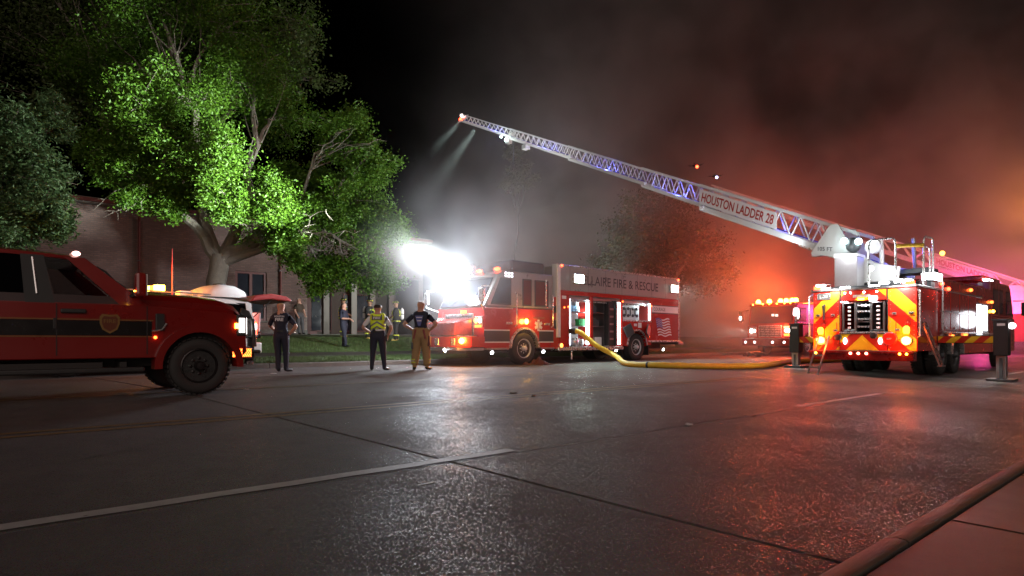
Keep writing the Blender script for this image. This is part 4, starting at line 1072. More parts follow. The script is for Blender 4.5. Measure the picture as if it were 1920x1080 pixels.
# outriggers
for s, e_ in ((1, 1.25), (-1, 1.33)):
    yo = s*(1.25+e_)
    bm_ = B('outrigger_beam', dred if s > 0 else black, lt, 1.70, 1.92, min(s*1.0, yo), max(s*1.0, yo), .86, 1.06, .01)
    y0, y1 = sorted((s*1.27, yo-s*.15))
    pz = (lambda y, z, t: (1.697-t, y, z))
    chevrons(bm_, y0, y1, .875, 1.045, pz, s, .14, .03)
    gx_, gy_ = lt.location.x + 1.81*math.cos(HL)-yo*math.sin(HL), lt.location.y + 1.81*math.sin(HL)+yo*math.cos(HL)
    zg = gz(gx_, gy_) - lt_g
    jk = B('jack_tube', black, lt, 1.66, 1.96, yo-.15, yo+.15, .56, 1.42, .015)
    B('jack_leg', alu, jk, 1.71, 1.91, yo-.10, yo+.10, zg+.07, .557, .01)
    B('jack_rib', dgrey, jk, 1.695, 1.708, yo-.03, yo+.03, zg+.07, .5)
    B('jack_pad', dgrey, jk, 1.52, 2.10, yo-.27, yo+.27, zg+.003, zg+.068, .01)
    B('jack_cap', dgrey, jk, 1.64, 1.98, yo-.17, yo+.17, 1.423, 1.47, .01)
    B('jack_label', stripew, jk, 1.654, 1.6585, yo-.09, yo+.07, 1.30, 1.36)
    lamp('jack_light', lt, (1.5, yo-s*.2, .6), 18, (1, .95, .9), 'SPOT', (1.45, yo-s*.3, 0), .04, 120)
    if s > 0:
        MB().tube([(1.81, yo, 1.47), (1.81, yo, 1.7)], .03, 6).build('beacon_post', chrome, jk)
        MB().lathe((1.81, yo, 1.70), (0, 0, 1), [(0, .07), (.05, .10), (.22, .085), (.26, .05)], 14).build('beacon', E('pale_beacon', (1, .75, .75), 3), jk, smooth=True)
    else:
        MB().ball((1.81, yo-.2, 1.30), .08).build('jack_lamp', E('soft_white', (1, .9, .9), 6), jk)
for y in (1.1, -1.1):
    bx_ = B('upper_beacon', r_em, lt, -.06, .0, y-.10, y+.10, DZ+.065, DZ+.15)
    lamp('upper_beacon_light', lt, (-.25, y, DZ+.12), 330, (1, .035, .012), 'SPOT', (-12, y*3.5+2, .2), .1, 120, .8)
# hand rails on the deck and the yellow bar
def hoop(x0, y0, x1, y1, z0, h, r=.026):
    pts = [(x0, y0, z0), (x0, y0, z0+h-.15)]
    pts += [(x0+(x1-x0)*t, y0+(y1-y0)*t, z0+h-.15+.15*s_) for t, s_ in ((.05, .7), (.15, 1), (.85, 1), (.95, .7))] + [(x1, y1, z0+h-.15), (x1, y1, z0)]
    return MB().tube(pts, r, 8).build('hand_rail', chrome, lt, smooth=True)
hoop(.55, .02, .55, -.62, DZ+.13, 1.22); hoop(.9, -1.15, 1.5, -1.75+.55, DZ+.06, 1.30); hoop(.98, -1.13, 1.42, -1.15, DZ+.06, 1.05, .02)
MB().tube([(.56, -.62, DZ+1.13), (.9, -1.15, DZ+1.13)], .05, 8).build('gate_bar', P('yellow_bar', (.5, .32, .02), .5, 0, .3, 8), lt)

# ---- turntable and aerial ladder: a frame whose x axis runs up the ladder
TC = Vector((10.70, 17.14))                                   # turntable centre in the world
dirh = Vector((-.64, .77)).normalized()
cL, sL = math.cos(HL), math.sin(HL)
def w2l(x, y, z): dx, dy = x-lt.location.x, y-lt.location.y; return Vector((dx*cL+dy*sL, -dx*sL+dy*cL, z-lt_g))
side = Vector((-dirh.y, dirh.x))                              # left of the ladder seen along it
def A(s, lat, z): q = TC + dirh*s - side*lat*1.0; return w2l(q.x, q.y, z)      # lat > 0 is the side facing the camera/left
lampmat = w_em
tt = MB().lathe(A(0, 0, lt_g+DZ+.131), (0, 0, 1), [(0, .92), (.07, .92), (.075, .8), (.16, .8)], 32).build('turntable', dgrey, lt, smooth=True)
def zbot(s): return 4.04 + .467*(s-2.9)
def hexa(mb, s0, s1, l0, l1, za, zb_, zc, zd):   # box along the ladder: z bottoms at s0, s1 and tops at s0, s1
    vs = [A(s0, l0, za), A(s1, l0, zb_), A(s1, l1, zb_), A(s0, l1, za), A(s0, l0, zc), A(s1, l0, zd), A(s1, l1, zd), A(s0, l1, zc)]
    return mb.add(vs, [(0,1,2,3), (4,5,6,7), (0,1,5,4), (1,2,6,5), (2,3,7,6), (3,0,4,7)])
# superstructure: two side plates carrying the ladder foot
for l in (-.62, .62):
    mb = MB(); prof = [(-.45, 2.32), (1.02, 2.32), (1.12, 3.21), (1.88, 3.41), (1.32, 4.2), (1.10, 4.2), (.72, 3.45), (.1, 2.95), (-.5, 2.8)]
    a = [A(s, l-.04, z) for s, z in prof]; b = [A(s, l+.04, z) for s, z in prof]; n = len(prof)
    mb.add(a+b, [tuple(range(n)), tuple(range(2*n-1, n-1, -1))] + [(i, i+n, (i+1) % n+n, (i+1) % n) for i in range(n)])
    mb.build('turntable_cheek', white, lt, .01)
lettering(lt, '105 FT', A(1.02, -.62-.045, 3.72), A(0, 0, 3.0)-A(1, 0, 3.467) if False else (A(0, 0, 3)-A(1, 0, 3.0+.30)), (0, 0, 1), .11, letterdark, .5, off=.01) if False else None
pd = MB(); hexa(pd, .35, .95, -1.25, -.75, 2.30, 2.30, 3.12, 3.12); pd.build('control_pedestal', lgrey, lt, .015)
pd = MB(); hexa(pd, .33, .97, -1.27, -.73, 3.125, 3.125, 3.19, 3.25); pd.build('console_top', fwhite, lt, .01)
# sections
secs = [(-.0, 5.75, .94, .52, 'base'), (5.0, 8.35, .78, .44, 'second'), (7.8, 12.4, .66, .37, 'third'), (11.9, 16.5, .56, .31, 'fourth'), (16.0, 20.85, .45, .26, 'tip')]
ladw = P('ladder_white', (.70, .70, .71), .4, .1, .06)
H0 = .94
for i, (s0, s1, h, hw, nm) in enumerate(secs):
    top = lambda s: zbot(s)+H0-.035*i if True else 0
    lo = lambda s: top(s)-h
    o = None
    mb = MB()
    for sd in (-1, 1):
        hexa(mb, s0, s1, sd*hw-.05, sd*hw+.05, lo(s0), lo(s1), lo(s0)+(.20 if i == 0 else .15-.015*i), lo(s1)+(.20 if i == 0 else .15-.015*i))
    o = mb.build('ladder_section', ladw, lt, .006)
    for sd in (-1, 1):
        t_ = MB(); hexa(t_, s0+(.0 if i else .55), s1, sd*hw-.04, sd*hw+.04, top(s0+(.0 if i else .55))-.10+.012*i, top(s1)-.10+.012*i, top(s0+(.0 if i else .55)), top(s1)); t_.build('hand_rail', ladw, o)
        st_ = max(s0, secs[i-1][1]-.6) if i else s0+1.3
        k = 0; step = .62 if i == 0 else .50-.04*i
        s = st_
        while s+step <= s1+.01:
            a_, b_ = A(s, sd*hw, lo(s)+.14), A(s+step*.5, sd*hw, top(s+step*.5)-.06)
            c_ = A(s+step, sd*hw, lo(s+step)+.14)
            r_ = .026-.003*i
            MB().tube([a_, b_], r_, 6).build('brace', ladw, o); MB().tube([b_, c_], r_, 6).build('brace', ladw, o)
            s += step
    rg = MB(); s = s0+.2
    while s < s1:
        rg.tube([A(s, -hw, lo(s)+.11), A(s, hw, lo(s)+.11)], .02, 6); s += .36
    rg.build('rung', ladw, o)
    if i:
        ls = MB(); hexa(ls, max(s0, secs[i-1][1]), s1, -hw+.06, -hw+.075, lo(max(s0, secs[i-1][1]))+.16, lo(s1)+.16, lo(max(s0, secs[i-1][1]))+.18, lo(s1)+.18)
        ls.build('rung_light', E('blue_strip', (.10, .12, 1.0), .35, False), o)
    else:
        ls = MB(); hexa(ls, .4, s1, hw-.075, hw-.06, lo(.4)+.21, lo(s1)+.21, lo(.4)+.24, lo(s1)+.24); ls.build('rung_light', E('blue_strip', (.10, .12, 1.0), .35, False), o)
    secs[i] = secs[i] + (o,)
base = secs[0][5]
# sign board on the camera side of the base section
upv = (A(0, 0, 1)-A(0, 0, 0)).normalized(); alv = (A(0, 0, zbot(0))-A(1, 0, zbot(1))).normalized()
LAT = -.52
lowz = lambda s: zbot(s)+.24
s0, s1 = 2.95, 5.72
mb = MB(); hexa(mb, s0, s1, LAT-.085, LAT-.06, lowz(s0), lowz(s1), lowz(s0)+.52, lowz(s1)+.52)
sg = mb.build('sign_board', fwhite, base)
cS = A((s0+s1)/2, LAT-.085, lowz((s0+s1)/2)+.26)
lettering(base, 'HOUSTON LADDER 28', cS, alv, upv+(Vector((0,0,1))-alv*alv.z).normalized(), .31, letterred, (s1-s0)*1.104*.93, off=.018)
lettering(lt, '105 FT', A(1.45, -.62-.04, 3.50), A(0, 0, 3)-A(1, 0, 3.16), (0, 0, 1), .12, letterdark, .42, off=.01)
# lamps at the ladder foot, hydraulic rams, hose drum
lh = MB().ball(A(.62, -.80, 3.50), (.2, .2, .22)).build('turntable_lamp', dgrey, lt, smooth=True)
for s_, z_ in ((.80, 3.62), (.42, 3.56)): MB().ball(A(s_, -.97, z_), (.09, .09, .09)).build('lens', E('cyan_lamp', (.72, .98, 1), 20), lh, smooth=True)
lamp('turntable_lamp_light', lt, A(1.9, -1.3, 3.3), 170, (.85, .97, 1), 'SPOT', A(5.5, -.5, 5.3), .12, 120, .8)
lamp('ladder_beam', lt, A(1.9, -1.5, 3.2), 600, (.70, .78, 1), 'SPOT', A(15, -.3, zbot(15)+.5), .1, 22, .9)
lamp('turntable_lamp_light', lt, A(.6, -1.6, 3.2), 22, (.95, .97, 1), 'POINT', None, .12)
for l in (-.45, .45): MB().tube([A(-.3, l, 2.6), A(2.3, l, 3.75)], [.09, .05], 12).build('lift_ram', chrome, lt, smooth=True)
MB().lathe(A(.16, -.58, 3.42), side.to_3d() if False else A(0, -1, 0)-A(0, 0, 0), [(-.02, .20), (.12, .2), (.13, .15)], 20).build('cable_drum', fwhite, lt, smooth=True)
MB().tube([A(-.04, -.55, 2.62), A(.0, -.55, 3.6)], .06, 8).build('foot_post', white, lt); MB().tube([A(-.5, .55, 2.7), A(-.45, .55, 3.7)], .05, 8).build('foot_post', lgrey, lt)
MB().ball(A(-.3, -.5, 2.80), .055).build('blue_lamp', b_em, lt); MB().ball(A(.0, -1.28, 2.75), .07).build('pedestal_lamp', w_em, lt)
bp2 = MB(); hexa(bp2, -1.1, .4, -.4, .4, 2.62, 2.62, 2.75, 2.75); bp2.build('turntable_floor', dgrey, lt, .01)
lamp('blue_light', lt, A(-.2, 0, 3.3), 30, (.1, .13, 1), size=.1)
for s_ in (7, 10.5, 14, 18): lamp('rung_light_glow', lt, A(s_, 0, zbot(s_)+.35), 42 if s_ < 12 else 38, (.12, .16, 1), size=.12)
lamp('rung_light_glow', lt, A(3.2, .3, zbot(3.2)+.4), 14, (.14, .16, 1), size=.12)
# under-slung lamp holder
MB().cbox(A(1.75, -.5, 3.38), (.22, .25, .12)).build('rail_stop', fwhite, lt, .02)
# fittings at the joints of the sections
for i in (1, 2, 3, 4):
    s_ = secs[i-1][1]; hw_ = secs[i-1][3]
    MB().cbox(A(s_-.1, -hw_, zbot(s_)-.06+.14*i), (.2, .16, .12)).build('section_guide', ladw, secs[i-1][5], .01)
# tip: nozzle, tip lamps, mid lamp
tip = secs[4][5]; ts = 20.85; tz = zbot(ts)+.6
MB().lathe(A(ts-.1, 0, tz), A(ts+1, 0, tz-.1)-A(ts, 0, tz), [(-.25, .09), (.3, .085), (.5, .06), (.62, .07)], 14).build('monitor_nozzle', chrome, tip, smooth=True)
MB().ball(A(ts+.05, -.2, tz-.1), .10).build('tip_lamp', r_em, tip); MB().ball(A(ts+.02, -.15, tz+.12), .09).build('tip_lamp', E('tip_white', (1, .8, .8), 10), tip)
lamp('tip_spot', lt, A(ts+.2, -.1, tz-.15), 22000, (.75, 1, .95), 'SPOT', A(ts+7, -4, tz-6.5), .12, 19, 1)
lamp('tip_spot', lt, A(ts-1.6, -.3, tz-1.0), 22000, (.75, 1, .95), 'SPOT', A(ts+2, -4.5, tz-8.5), .12, 19, 1)
s_ = 16.5
ml = MB().cbox(A(s_+.1, -.32, zbot(s_)+.2), (.25, .25, .2)).build('mid_lamp', chrome, secs[3][5], .02)
MB().ball(A(s_+.2, -.40, zbot(s_)+.30), .09).build('lens', E('mid_white', (.8, 1, .93), 16), ml); MB().ball(A(s_+.75, -.28, zbot(s_)+.62), .06).build('lens', E('mid_white', (.8, 1, .93), 16), ml)
lamp('mid_lamp_light', lt, A(s_+.5, -.8, zbot(s_)+.5), 22, (.8, 1, .95), size=.08)
MB().tube([A(s_-.2, -.3, zbot(s_)+.2), A(s_-.25, -.3, zbot(s_)-.35), A(s_-.2, -.3, zbot(s_)-1.1)], [.03, .03, .012], 6).build('trailing_cable', dgrey, secs[3][5])
MB().cbox(A(s_-1.1, -.25, zbot(s_-1.1)+.16), (.3, .3, .22)).build('hose_clamp', lgrey, secs[3][5], .02)

# ------------------------------------------------------------------ far engine facing the camera
HE = R(41)+math.pi
ex, ey = (12.67+14.3)/2, (32.4+30.5)/2
en = thing('fire_engine', 'red fire engine facing the camera in the smoke with amber roof lights and headlights on', 'fire engine', (ex+.755*3.2, ey+.656*3.2, 0), HE)
# local x forward; front face at x = 3.2
for x_ in (1.6, -3.2):
    for s in (1, -1): wheel(en, x_, s*1.08, .53, .32, s, MATS['polished_rim'], .6)
MB().box(-4.5, 3.0, -.45, .45, .5, .85).box(1.5, 1.8, -1, 1, .4, .65).build('chassis', under, en)
cab(en, -.2, 3.2, 1.25, .55, 1.6, 2.72, .25, red, dred, 1.6)
B('body', red, en, -5.0, -.25, -1.25, 1.25, .7, 2.9, .03)
MB().prism([(3.21, 1.68), (3.0, 2.56), (3.03, 2.565), (3.24, 1.685)], 'y', -1.1, 1.1).build('windshield', winglass, en)
B('windshield_post', dred, en, 3.12, 3.255, -.03, .03, 1.7, 2.5) if False else None
B('visor', dred, en, 2.75, 3.10, -1.2, 1.2, 2.60, 2.74, .03)
for s in (1, -1):
    side_win(.2, .9, 1.75, 2.5, s*1.23, 0, winglass, en, s); side_win(1.8, 2.9, 1.75, 2.5, s*1.23, .1, winglass, en, s)
gr = B('grille', chrome, en, 3.232, 3.26, -.62, .62, .98, 1.58, .02)
sb = MB()
for k in range(6): sb.box(3.261, 3.27, -.58, .58, 1.02+.09*k, 1.07+.09*k)
for k in range(5): sb.box(3.271, 3.276, -.5+.25*k-.012, -.5+.25*k+.012, 1.0, 1.56)
sb.build('grille_slat', dgrey, gr)
for s in (1, -1):
    hb = B('headlight', chrome, en, 3.232, 3.27, s*.93-.22, s*.93+.22, .98, 1.52, .02)
    MB().lathe((3.27, s*1.0, 1.30), (1, 0, 0), [(0, .10), (.02, .09), (.03, .01)], 16).build('lens', E('far_headlight', (1, .90, .80), 60), hb, smooth=True)
    MB().lathe((3.27, s*.84, 1.30), (1, 0, 0), [(0, .08), (.02, .07), (.03, .01)], 16).build('lens', E('headlight_lens', (1, .85, .75), 14), hb, smooth=True)
    B('turn_lens', ro_em if s > 0 else stripew, hb, 3.271, 3.28, s*.93-.18, s*.93+.18, 1.02, 1.14)
    lamp('headlight_beam', en, (3.35, s*1.0, 1.30), 800, (1, .85, .7), 'SPOT', (12, s*1.0+ (1.5 if s > 0 else -1.5), 1.0), .08, 26, .5)
    ma = MB().tube([(3.1, s*1.25, 2.4), (3.4, s*1.5, 2.35), (3.4, s*1.5, 1.75)], .025, 6).build('mirror_arm', black, en)
    MB().cbox((3.4, s*1.52, 2.08), (.12, .24, .55)).build('mirror', black, ma, .03)
    MB().ball((3.47, s*1.52, 1.98), (.02, .08, .12)).build('mirror_light', E('mirror_lamp', (1, .9, .85), 5), ma)
B('front_bumper', dred, en, 3.25, 3.8, -1.25, 1.25, .52, .88, .03); B('bumper_deck', tread, en, 3.26, 3.78, -1.2, 1.2, .883, .92, .01)
for y in (-1.05, -.55, .4, 1.0): round_lamp(en, (3.80, y, .70), (1, 0, 0), .06, E('soft_white', (1, .9, .9), 6), name='bumper_lamp')
for y, m in ((-.95, ay_em), (-.35, ay_em), (.25, ay_em), (.55, ay_em), (.85, ay_em), (1.05, ay_em)):
    bb_ = MB().lathe((2.6, y, 2.76), (0, 0, 1), [(0, .13), (.03, .13), (.035, .10)], 14).build('beacon', chrome, en, smooth=True)
    MB().lathe((2.6, y, 2.80), (0, 0, 1), [(0, .12), (.12, .11), (.18, .05)], 14).build('dome', m, bb_, smooth=True)
B('light_bar', chrome, en, 2.52, 2.68, -1.1, 1.15, 2.745, 2.765)
for y in (-1.0, -.45, -.1, .3, .7, 1.0): MB().ball((3.12, y, 2.70), .035).build('clearance_light', a_em, en)
for y, z in ((.05, 2.05), (.25, 2.03)): B('dash_light', E('dash_glow', (1, .8, .7), 2), en, 3.17, 3.185, y, y+.14, z, z+.12)
lamp('beacon_light', en, (2.7, .5, 3.25), 2500, (1, .075, .022), size=.25)
lamp('beacon_light', en, (2.7, -.9, 3.15), 700, (1, .20, .03), size=.2)
lamp('beacon_light', en, (3.6, .7, 1.6), 120, (1, .10, .03), size=.2)

# ------------------------------------------------------------------ second ladder truck, mostly hidden at the right
l2g = 0
L2 = thing('distant_ladder_truck', 'second ladder truck fading in pink smoke at the right, its raised ladder lettered HOUSTON LADDER', 'ladder truck', (31.9, 37.5, l2g), R(41))
MB().box(-2, 8, -1.2, 1.2, .7, 2.4).build('body', red, L2, .04)
cab(L2, 8.1, 11.5, 1.22, .55, 1.7, 2.9, .6, red, dred, 9.8)
for x_ in (0, 1.4, 9.8):
    for s in (1, -1): wheel(L2, x_, s*1.05, .53, .3, s, chrome, .6)
MB().lathe((0, 0, 2.4), (0, 0, 1), [(0, 1), (.3, 1), (.31, .8)], 24).build('turntable', white, L2, smooth=True)
d2 = Vector((-.84, .54)).normalized(); a41 = R(41)
def A2(s, lat, z):
    dx, dy = d2.x*s + d2.y*lat, d2.y*s - d2.x*lat
    return Vector((dx*math.cos(a41)+dy*math.sin(a41), -dx*math.sin(a41)+dy*math.cos(a41), z))
def z2(s): return 3.4 + .46*s
for l in (-.5, .5): MB().prism([(0, 0)]*0 or [(-.6, 2.7), (.6, 2.7), (.9, 3.9), (.3, 4.0), (-.5, 3.2)], 'x', 0, .08).build('turntable_cheek', white, L2) if False else None
ck = MB()
for l in (-.55, .55):
    pr = [(-.7, 2.7), (.6, 2.7), (1.0, 4.2), (.3, 4.2), (-.6, 3.4)]
    a = [A2(s, l-.05, z) for s, z in pr]; b = [A2(s, l+.05, z) for s, z in pr]; n = len(pr)
    ck.add(a+b, [tuple(range(n)), tuple(range(2*n-1, n-1, -1))] + [(i, i+n, (i+1) % n+n, (i+1) % n) for i in range(n)])
ck.build('turntable_cheek', white, L2)
for i, (s0, s1, h, hw) in enumerate([(-.6, 9, 1.0, .52), (8.3, 14, .82, .44), (13.4, 19, .68, .36)]):
    top = lambda s: z2(s)+1.0-.03*i
    mb = MB()
    def hx(mb, s0, s1, l0, l1, za, zb_, zc, zd):
        vs = [A2(s0, l0, za), A2(s1, l0, zb_), A2(s1, l1, zb_), A2(s0, l1, za), A2(s0, l0, zc), A2(s1, l0, zd), A2(s1, l1, zd), A2(s0, l1, zc)]
        return mb.add(vs, [(0,1,2,3), (4,5,6,7), (0,1,5,4), (1,2,6,5), (2,3,7,6), (3,0,4,7)])
    for sd in (-1, 1):
        hx(mb, s0, s1, sd*hw-.05, sd*hw+.05, top(s0)-h, top(s1)-h, top(s0)-h+.2, top(s1)-h+.2)
    o = mb.build('ladder_section', ladw, L2)
    for sd in (-1, 1):
        t_ = MB(); hx(t_, s0, s1, sd*hw-.05, sd*hw+.05, top(s0)-.1, top(s1)-.1, top(s0), top(s1)); t_.build('hand_rail', ladw, o)
        s = s0+.4
        while s+1.2 < s1:
            b_ = A2(s+.6, sd*hw, top(s+.6)-.06)
            MB().tube([A2(s, sd*hw, top(s)-h+.15), b_], .035, 5).build('brace', ladw, o); MB().tube([b_, A2(s+1.2, sd*hw, top(s+1.2)-h+.15)], .035, 5).build('brace', ladw, o)
            s += 1.2
    if i == 0:
        mb = MB(); hx(mb, 1.6, 4.7, -hw-.09, -hw-.06, z2(1.6)+.25, z2(4.7)+.25, z2(1.6)+.80, z2(4.7)+.80); mb.build('sign_board', fwhite, o)
        lettering(o, 'HOUSTON LADDER', A2(3.15, -hw-.09, z2(3.15)+.52), A2(0, 0, z2(0))-A2(1, 0, z2(1)), (0, 0, 1), .36, letterred, 3.0, off=.02)
MB().ball(A2(4.2, -.55, z2(4.2)+1.15), .14).build('ladder_lamp', a_em, L2)
for x, y, m in ((-2.0, 1.0, m_em), (-2.0, -.9, r_em), (4, 1.25, m_em), (0, 1.25, b_em)):
    bb_ = MB().lathe((x, y, 2.45), (0, 0, 1), [(0, .12), (.14, .11), (.2, .05)], 12).build('beacon', m, L2, smooth=True)
lamp('beacon_light', L2, (-2.6, 1.6, 2.9), 1300, (1, .07, .42), size=.2)
lamp('beacon_light', L2, (-2.6, -1.3, 2.9), 300, (1, .12, .04), size=.2)
lamp('beacon_light', L2, (5, 3.0, 3.2), 350, (1, .08, .22), size=.2)
# ------------------------------------------------------------------ pickup (right side to the camera)
HP = R(41)
px_, py_ = -4.72-.656*.83, 9.04+.755*.83
pk = thing('pickup_truck', 'dark red crew cab pickup with black side stripe and door shield', 'pickup truck', (px_, py_, gz(px_, py_)), HP)
pred = P('pickup_red', (.18, .007, .005), .30, 0, .10, 2, coat=.5)
wr = .42
for x_, n_ in ((0, 'w'), (-3.95, 'w')):
    for s in (1, -1): wheel(pk, x_, s*.84, wr, .28, s, P('black_rim', (.035, .03, .03), .3, .6), .60)
MB().box(-5.2, .7, -.5, .5, .42, .62).box(-.12, .12, -.7, .7, .36, .48).box(-4.07, -3.83, -.7, .7, .36, .5).box(-2.6, -1.2, -.95, -.4, .38, .5).build('chassis', under, pk)
HWP = 1.0
# lower body: side outline with wheel arches, extruded to full width, then shoulders by bevel
lo = [(-5.35, .62), (-5.35, 1.30), (-.72, 1.30), (.45, 1.22), (.64, 1.12), (.67, .62)] + arch_poly(0, .54, 0, 12, .12, math.pi-.0, .42)[0:] + [(-.56, .55), (-3.36, .55)] + arch_poly(-3.95, .54, 0, 12, .0, math.pi, .42) + [(-4.52, .62)]
bd = MB().prism(lo, 'y', -HWP+.03, HWP-.03).build('body', pred, pk, .05, segs=3)
B('wheel_well', black, pk, -5.2, -4.2, -.8, .8, .6, 1.2); B('wheel_well', black, pk, -.5, .5, -.78, .78, .5, 1.0)
for x_ in (0, -3.95):
    for s in (1, -1): arc_band(x_, .42, .50, .60, min(s*.80, s*1.04), max(s*.80, s*1.04), -.05, math.pi+.05, 18).build('fender_flare', pred, pk, smooth=True)
# hood
hs = []
for x, z, w_ in ((-.86, 1.475, .86), (-.5, 1.47, .86), (0, 1.455, .85), (.34, 1.42, .83), (.52, 1.36, .80), (.62, 1.26, .78)):
    hs.append([(x, -w_, 1.20), (x, -w_-.02, z-.10), (x, -w_+.06, z-.02), (x, -w_*.62, z+.0), (x, -w_*.5, z+.03), (x, 0, z+.035), (x, w_*.5, z+.03), (x, w_*.62, z), (x, w_-.06, z-.02), (x, w_+.02, z-.10), (x, w_, 1.20)])
MB().loft(hs).build('hood', pred, pk, smooth=True)
# greenhouse: roof shell on pillars, glass between
def gh(z): t = (z-1.32)/(1.99-1.32); return .96-.20*t
XB = -3.35
rs = []
for x, dz in ((XB+.05, -.03), (-2.9, .0), (-2.2, .01), (-1.75, -.005), (-1.5, -.03), (-1.38, -.06)):
    w_ = .745; z = 1.99+dz
    rs.append([(x, -w_-.02, z-.09), (x, -w_, z-.04), (x, -w_*.8, z-.005), (x, 0, z+.015), (x, w_*.8, z-.005), (x, w_, z-.04), (x, w_+.02, z-.09)])
MB().loft(rs).build('roof', pred, pk, smooth=True)
def pillar(x0b, x1b, x0t, x1t, s, m, zb=1.285, zt_=1.915):
    yb, yt = s*(gh(zb)), s*(gh(zt_))
    q = []
    for y_off in (0, -.06*s):
        q.append([(x0b, yb+y_off, zb), (x1b, yb+y_off, zb), (x1t, yt+y_off, zt_), (x0t, yt+y_off, zt_)])
    return MB().loft(q).build('pillar', m, pk)
for s in (-1, 1):
    pillar(-1.00, -.66, -1.60, -1.38, s, pred); pillar(-2.02, -1.72, -2.06, -1.82, s, black); pillar(XB, -3.05, XB+.08, -3.05, s, pred)
    for (a, b, c, d), nm in (((-1.72, -1.00, -1.82, -1.60), 'front_side_window'), ((-3.05, -2.02, -3.05, -2.06), 'rear_side_window')):
        zb_, zt2 = 1.40, 1.90
        q = [[(a, s*gh(zb_)-s*.02-o_*s, zb_), (b+.03, s*gh(zb_)-s*.02-o_*s, zb_), (d, s*gh(zt2)-s*.02-o_*s, zt2), (c, s*gh(zt2)-s*.02-o_*s, zt2)] for o_ in (0, .012)]
        MB().loft(q).build(nm, gl_clear if nm[0] == 'f' else gl_dark, pk)
        q = [[(a-.04, s*gh(1.29), 1.285), (b+.05, s*gh(1.29), 1.285), (b+.05, s*gh(zb_), zb_), (a-.04, s*gh(zb_), zb_)], [(a-.04, s*(gh(1.29)-.05), 1.285), (b+.05, s*(gh(1.29)-.05), 1.285), (b+.05, s*(gh(zb_)-.05), zb_), (a-.04, s*(gh(zb_)-.05), zb_)]]
        MB().loft(q).build('window_ledge', pred if False else P('belt_black', (.03, .012, .012), .4), pk)
    MB().tube([(-1.90, s*(gh(1.4)+.01), 1.4), (-1.94, s*(gh(1.9)+.01), 1.88)], .012, 6).build('window_trim', chrome, pk)
q = [[(-.72+o_, -.88, 1.40), (-.72+o_, .88, 1.40), (-1.44+o_, .70, 1.92), (-1.44+o_, -.70, 1.92)] for o_ in (0, .012)]
MB().loft(q).build('windshield', gl_clear, pk)
q = [[(XB+.05+o_, -.88, 1.40), (XB+.05+o_, .88, 1.40), (XB+.1+o_, .70, 1.90), (XB+.1+o_, -.70, 1.90)] for o_ in (0, .012)]
MB().loft(q).build('rear_window', gl_dark, pk)
# inside: seats, dash, wheel
st = MB()
for y in (-.42, .42):
    st.cbox((-1.95, y, 1.25), (.16, .5, .7), ry=-.2); st.cbox((-2.05, y, 1.66), (.1, .26, .2), ry=-.2)
st.box(-3.1, -2.9, -.7, .7, 1.0, 1.6)
st.build('seat', black, pk, .04)
MB().box(-1.05, -.72, -.8, .8, 1.15, 1.40).build('dashboard', black, pk, .04)
MB().lathe((-1.30, .40, 1.33), (-.8, 0, .45), [(-.015, .185), (.0, .20), (.015, .185)], 20).build('steering_wheel', black, pk, smooth=True)
MB().cbox((-1.32, .0, 1.80), (.03, .22, .07)).build('rear_view_mirror', black, pk, .01)
gm = MB().tube([(-1.25, -.80, 1.80), (-1.15, -.83, 1.74), (-1.05, -.845, 1.62)], .014, 6).build('grab_strap', black, pk)
# stripes, seams, shield, handles
ys = -(HWP-.03)
B('side_stripe', P('stripe_black', (.012, .010, .010), .25, 0, .1, coat=.4), pk, -5.3, -.62, ys-.006, ys-.001, .865, 1.065)
for z in (.845, 1.072): B('stripe_edge', gold, pk, -5.3, -.60, ys-.008, ys-.001, z, z+.013)
for x in (-1.70, -.68, -2.95): B('door_seam', black, pk, x-.006, x+.006, ys-.0095, ys-.0085, .60, 1.28)
for x in (-1.52, -2.72):
    h_ = B('door_handle', black, pk, x-.14, x+.14, ys-.035, ys-.001, 1.155, 1.215, .02)
B('door_hinge', black, pk, -1.735, -1.70, ys-.02, ys-.002, .95, 1.09, .006)
sh = [(0, -.14), (.085, -.085), (.115, 0), (.115, .085), (.085, .125), (0, .115), (-.085, .125), (-.115, .085), (-.115, 0), (-.085, -.085)]
MB().prism([(-1.12+a, 1.03+b) for a, b in sh], 'y', ys-.014, ys-.010).build('shield_emblem', gold, pk)
MB().prism([(-1.12+a*.78, 1.03+b*.78) for a, b in sh], 'y', ys-.0165, ys-.0145).build('shield_inner', P('shield_brown', (.12, .03, .012), .4, .2, .3, 30), pk)
lettering(pk, 'FIRE', (-1.12, ys-.017, 1.06), (1, 0, 0), (0, 0, 1), .05, gold, .14, off=.01)
B('fender_badge', chrome, pk, -.50, -.36, ys-.045, ys-.031, .98, 1.18, .02) if False else MB().cbox((-.52, ys-.02, 1.06), (.12, .03, .24)).build('fender_vent', black, pk, .015)
MB().tube([(-.62, ys-.02, .93), (-.5, ys-.03, .95), (-.44, ys-.03, 1.04)], .012, 6).build('vent_trim', chrome, pk)
B('running_board', black, pk, -3.2, -.72, -1.08, -.88, .36, .43, .02)
for x in (-1.0, -2.9): B('board_bracket', under, pk, x, x+.08, -.95, -.5, .40, .5)
MB().ball((-.58, ys-.02, .84), .022).build('side_marker', ro_em, pk)
MB().ball((-1.46, -.62, 1.985), (.05, .07, .035)).build('roof_marker', E('roof_marker_lamp', (1, .55, .5), 4), pk); 
for y in (-.3, .3): MB().ball((-1.46, y, 2.0), (.05, .07, .035)).build('roof_marker', E('roof_marker_dim', (1, .5, .4), .5), pk)
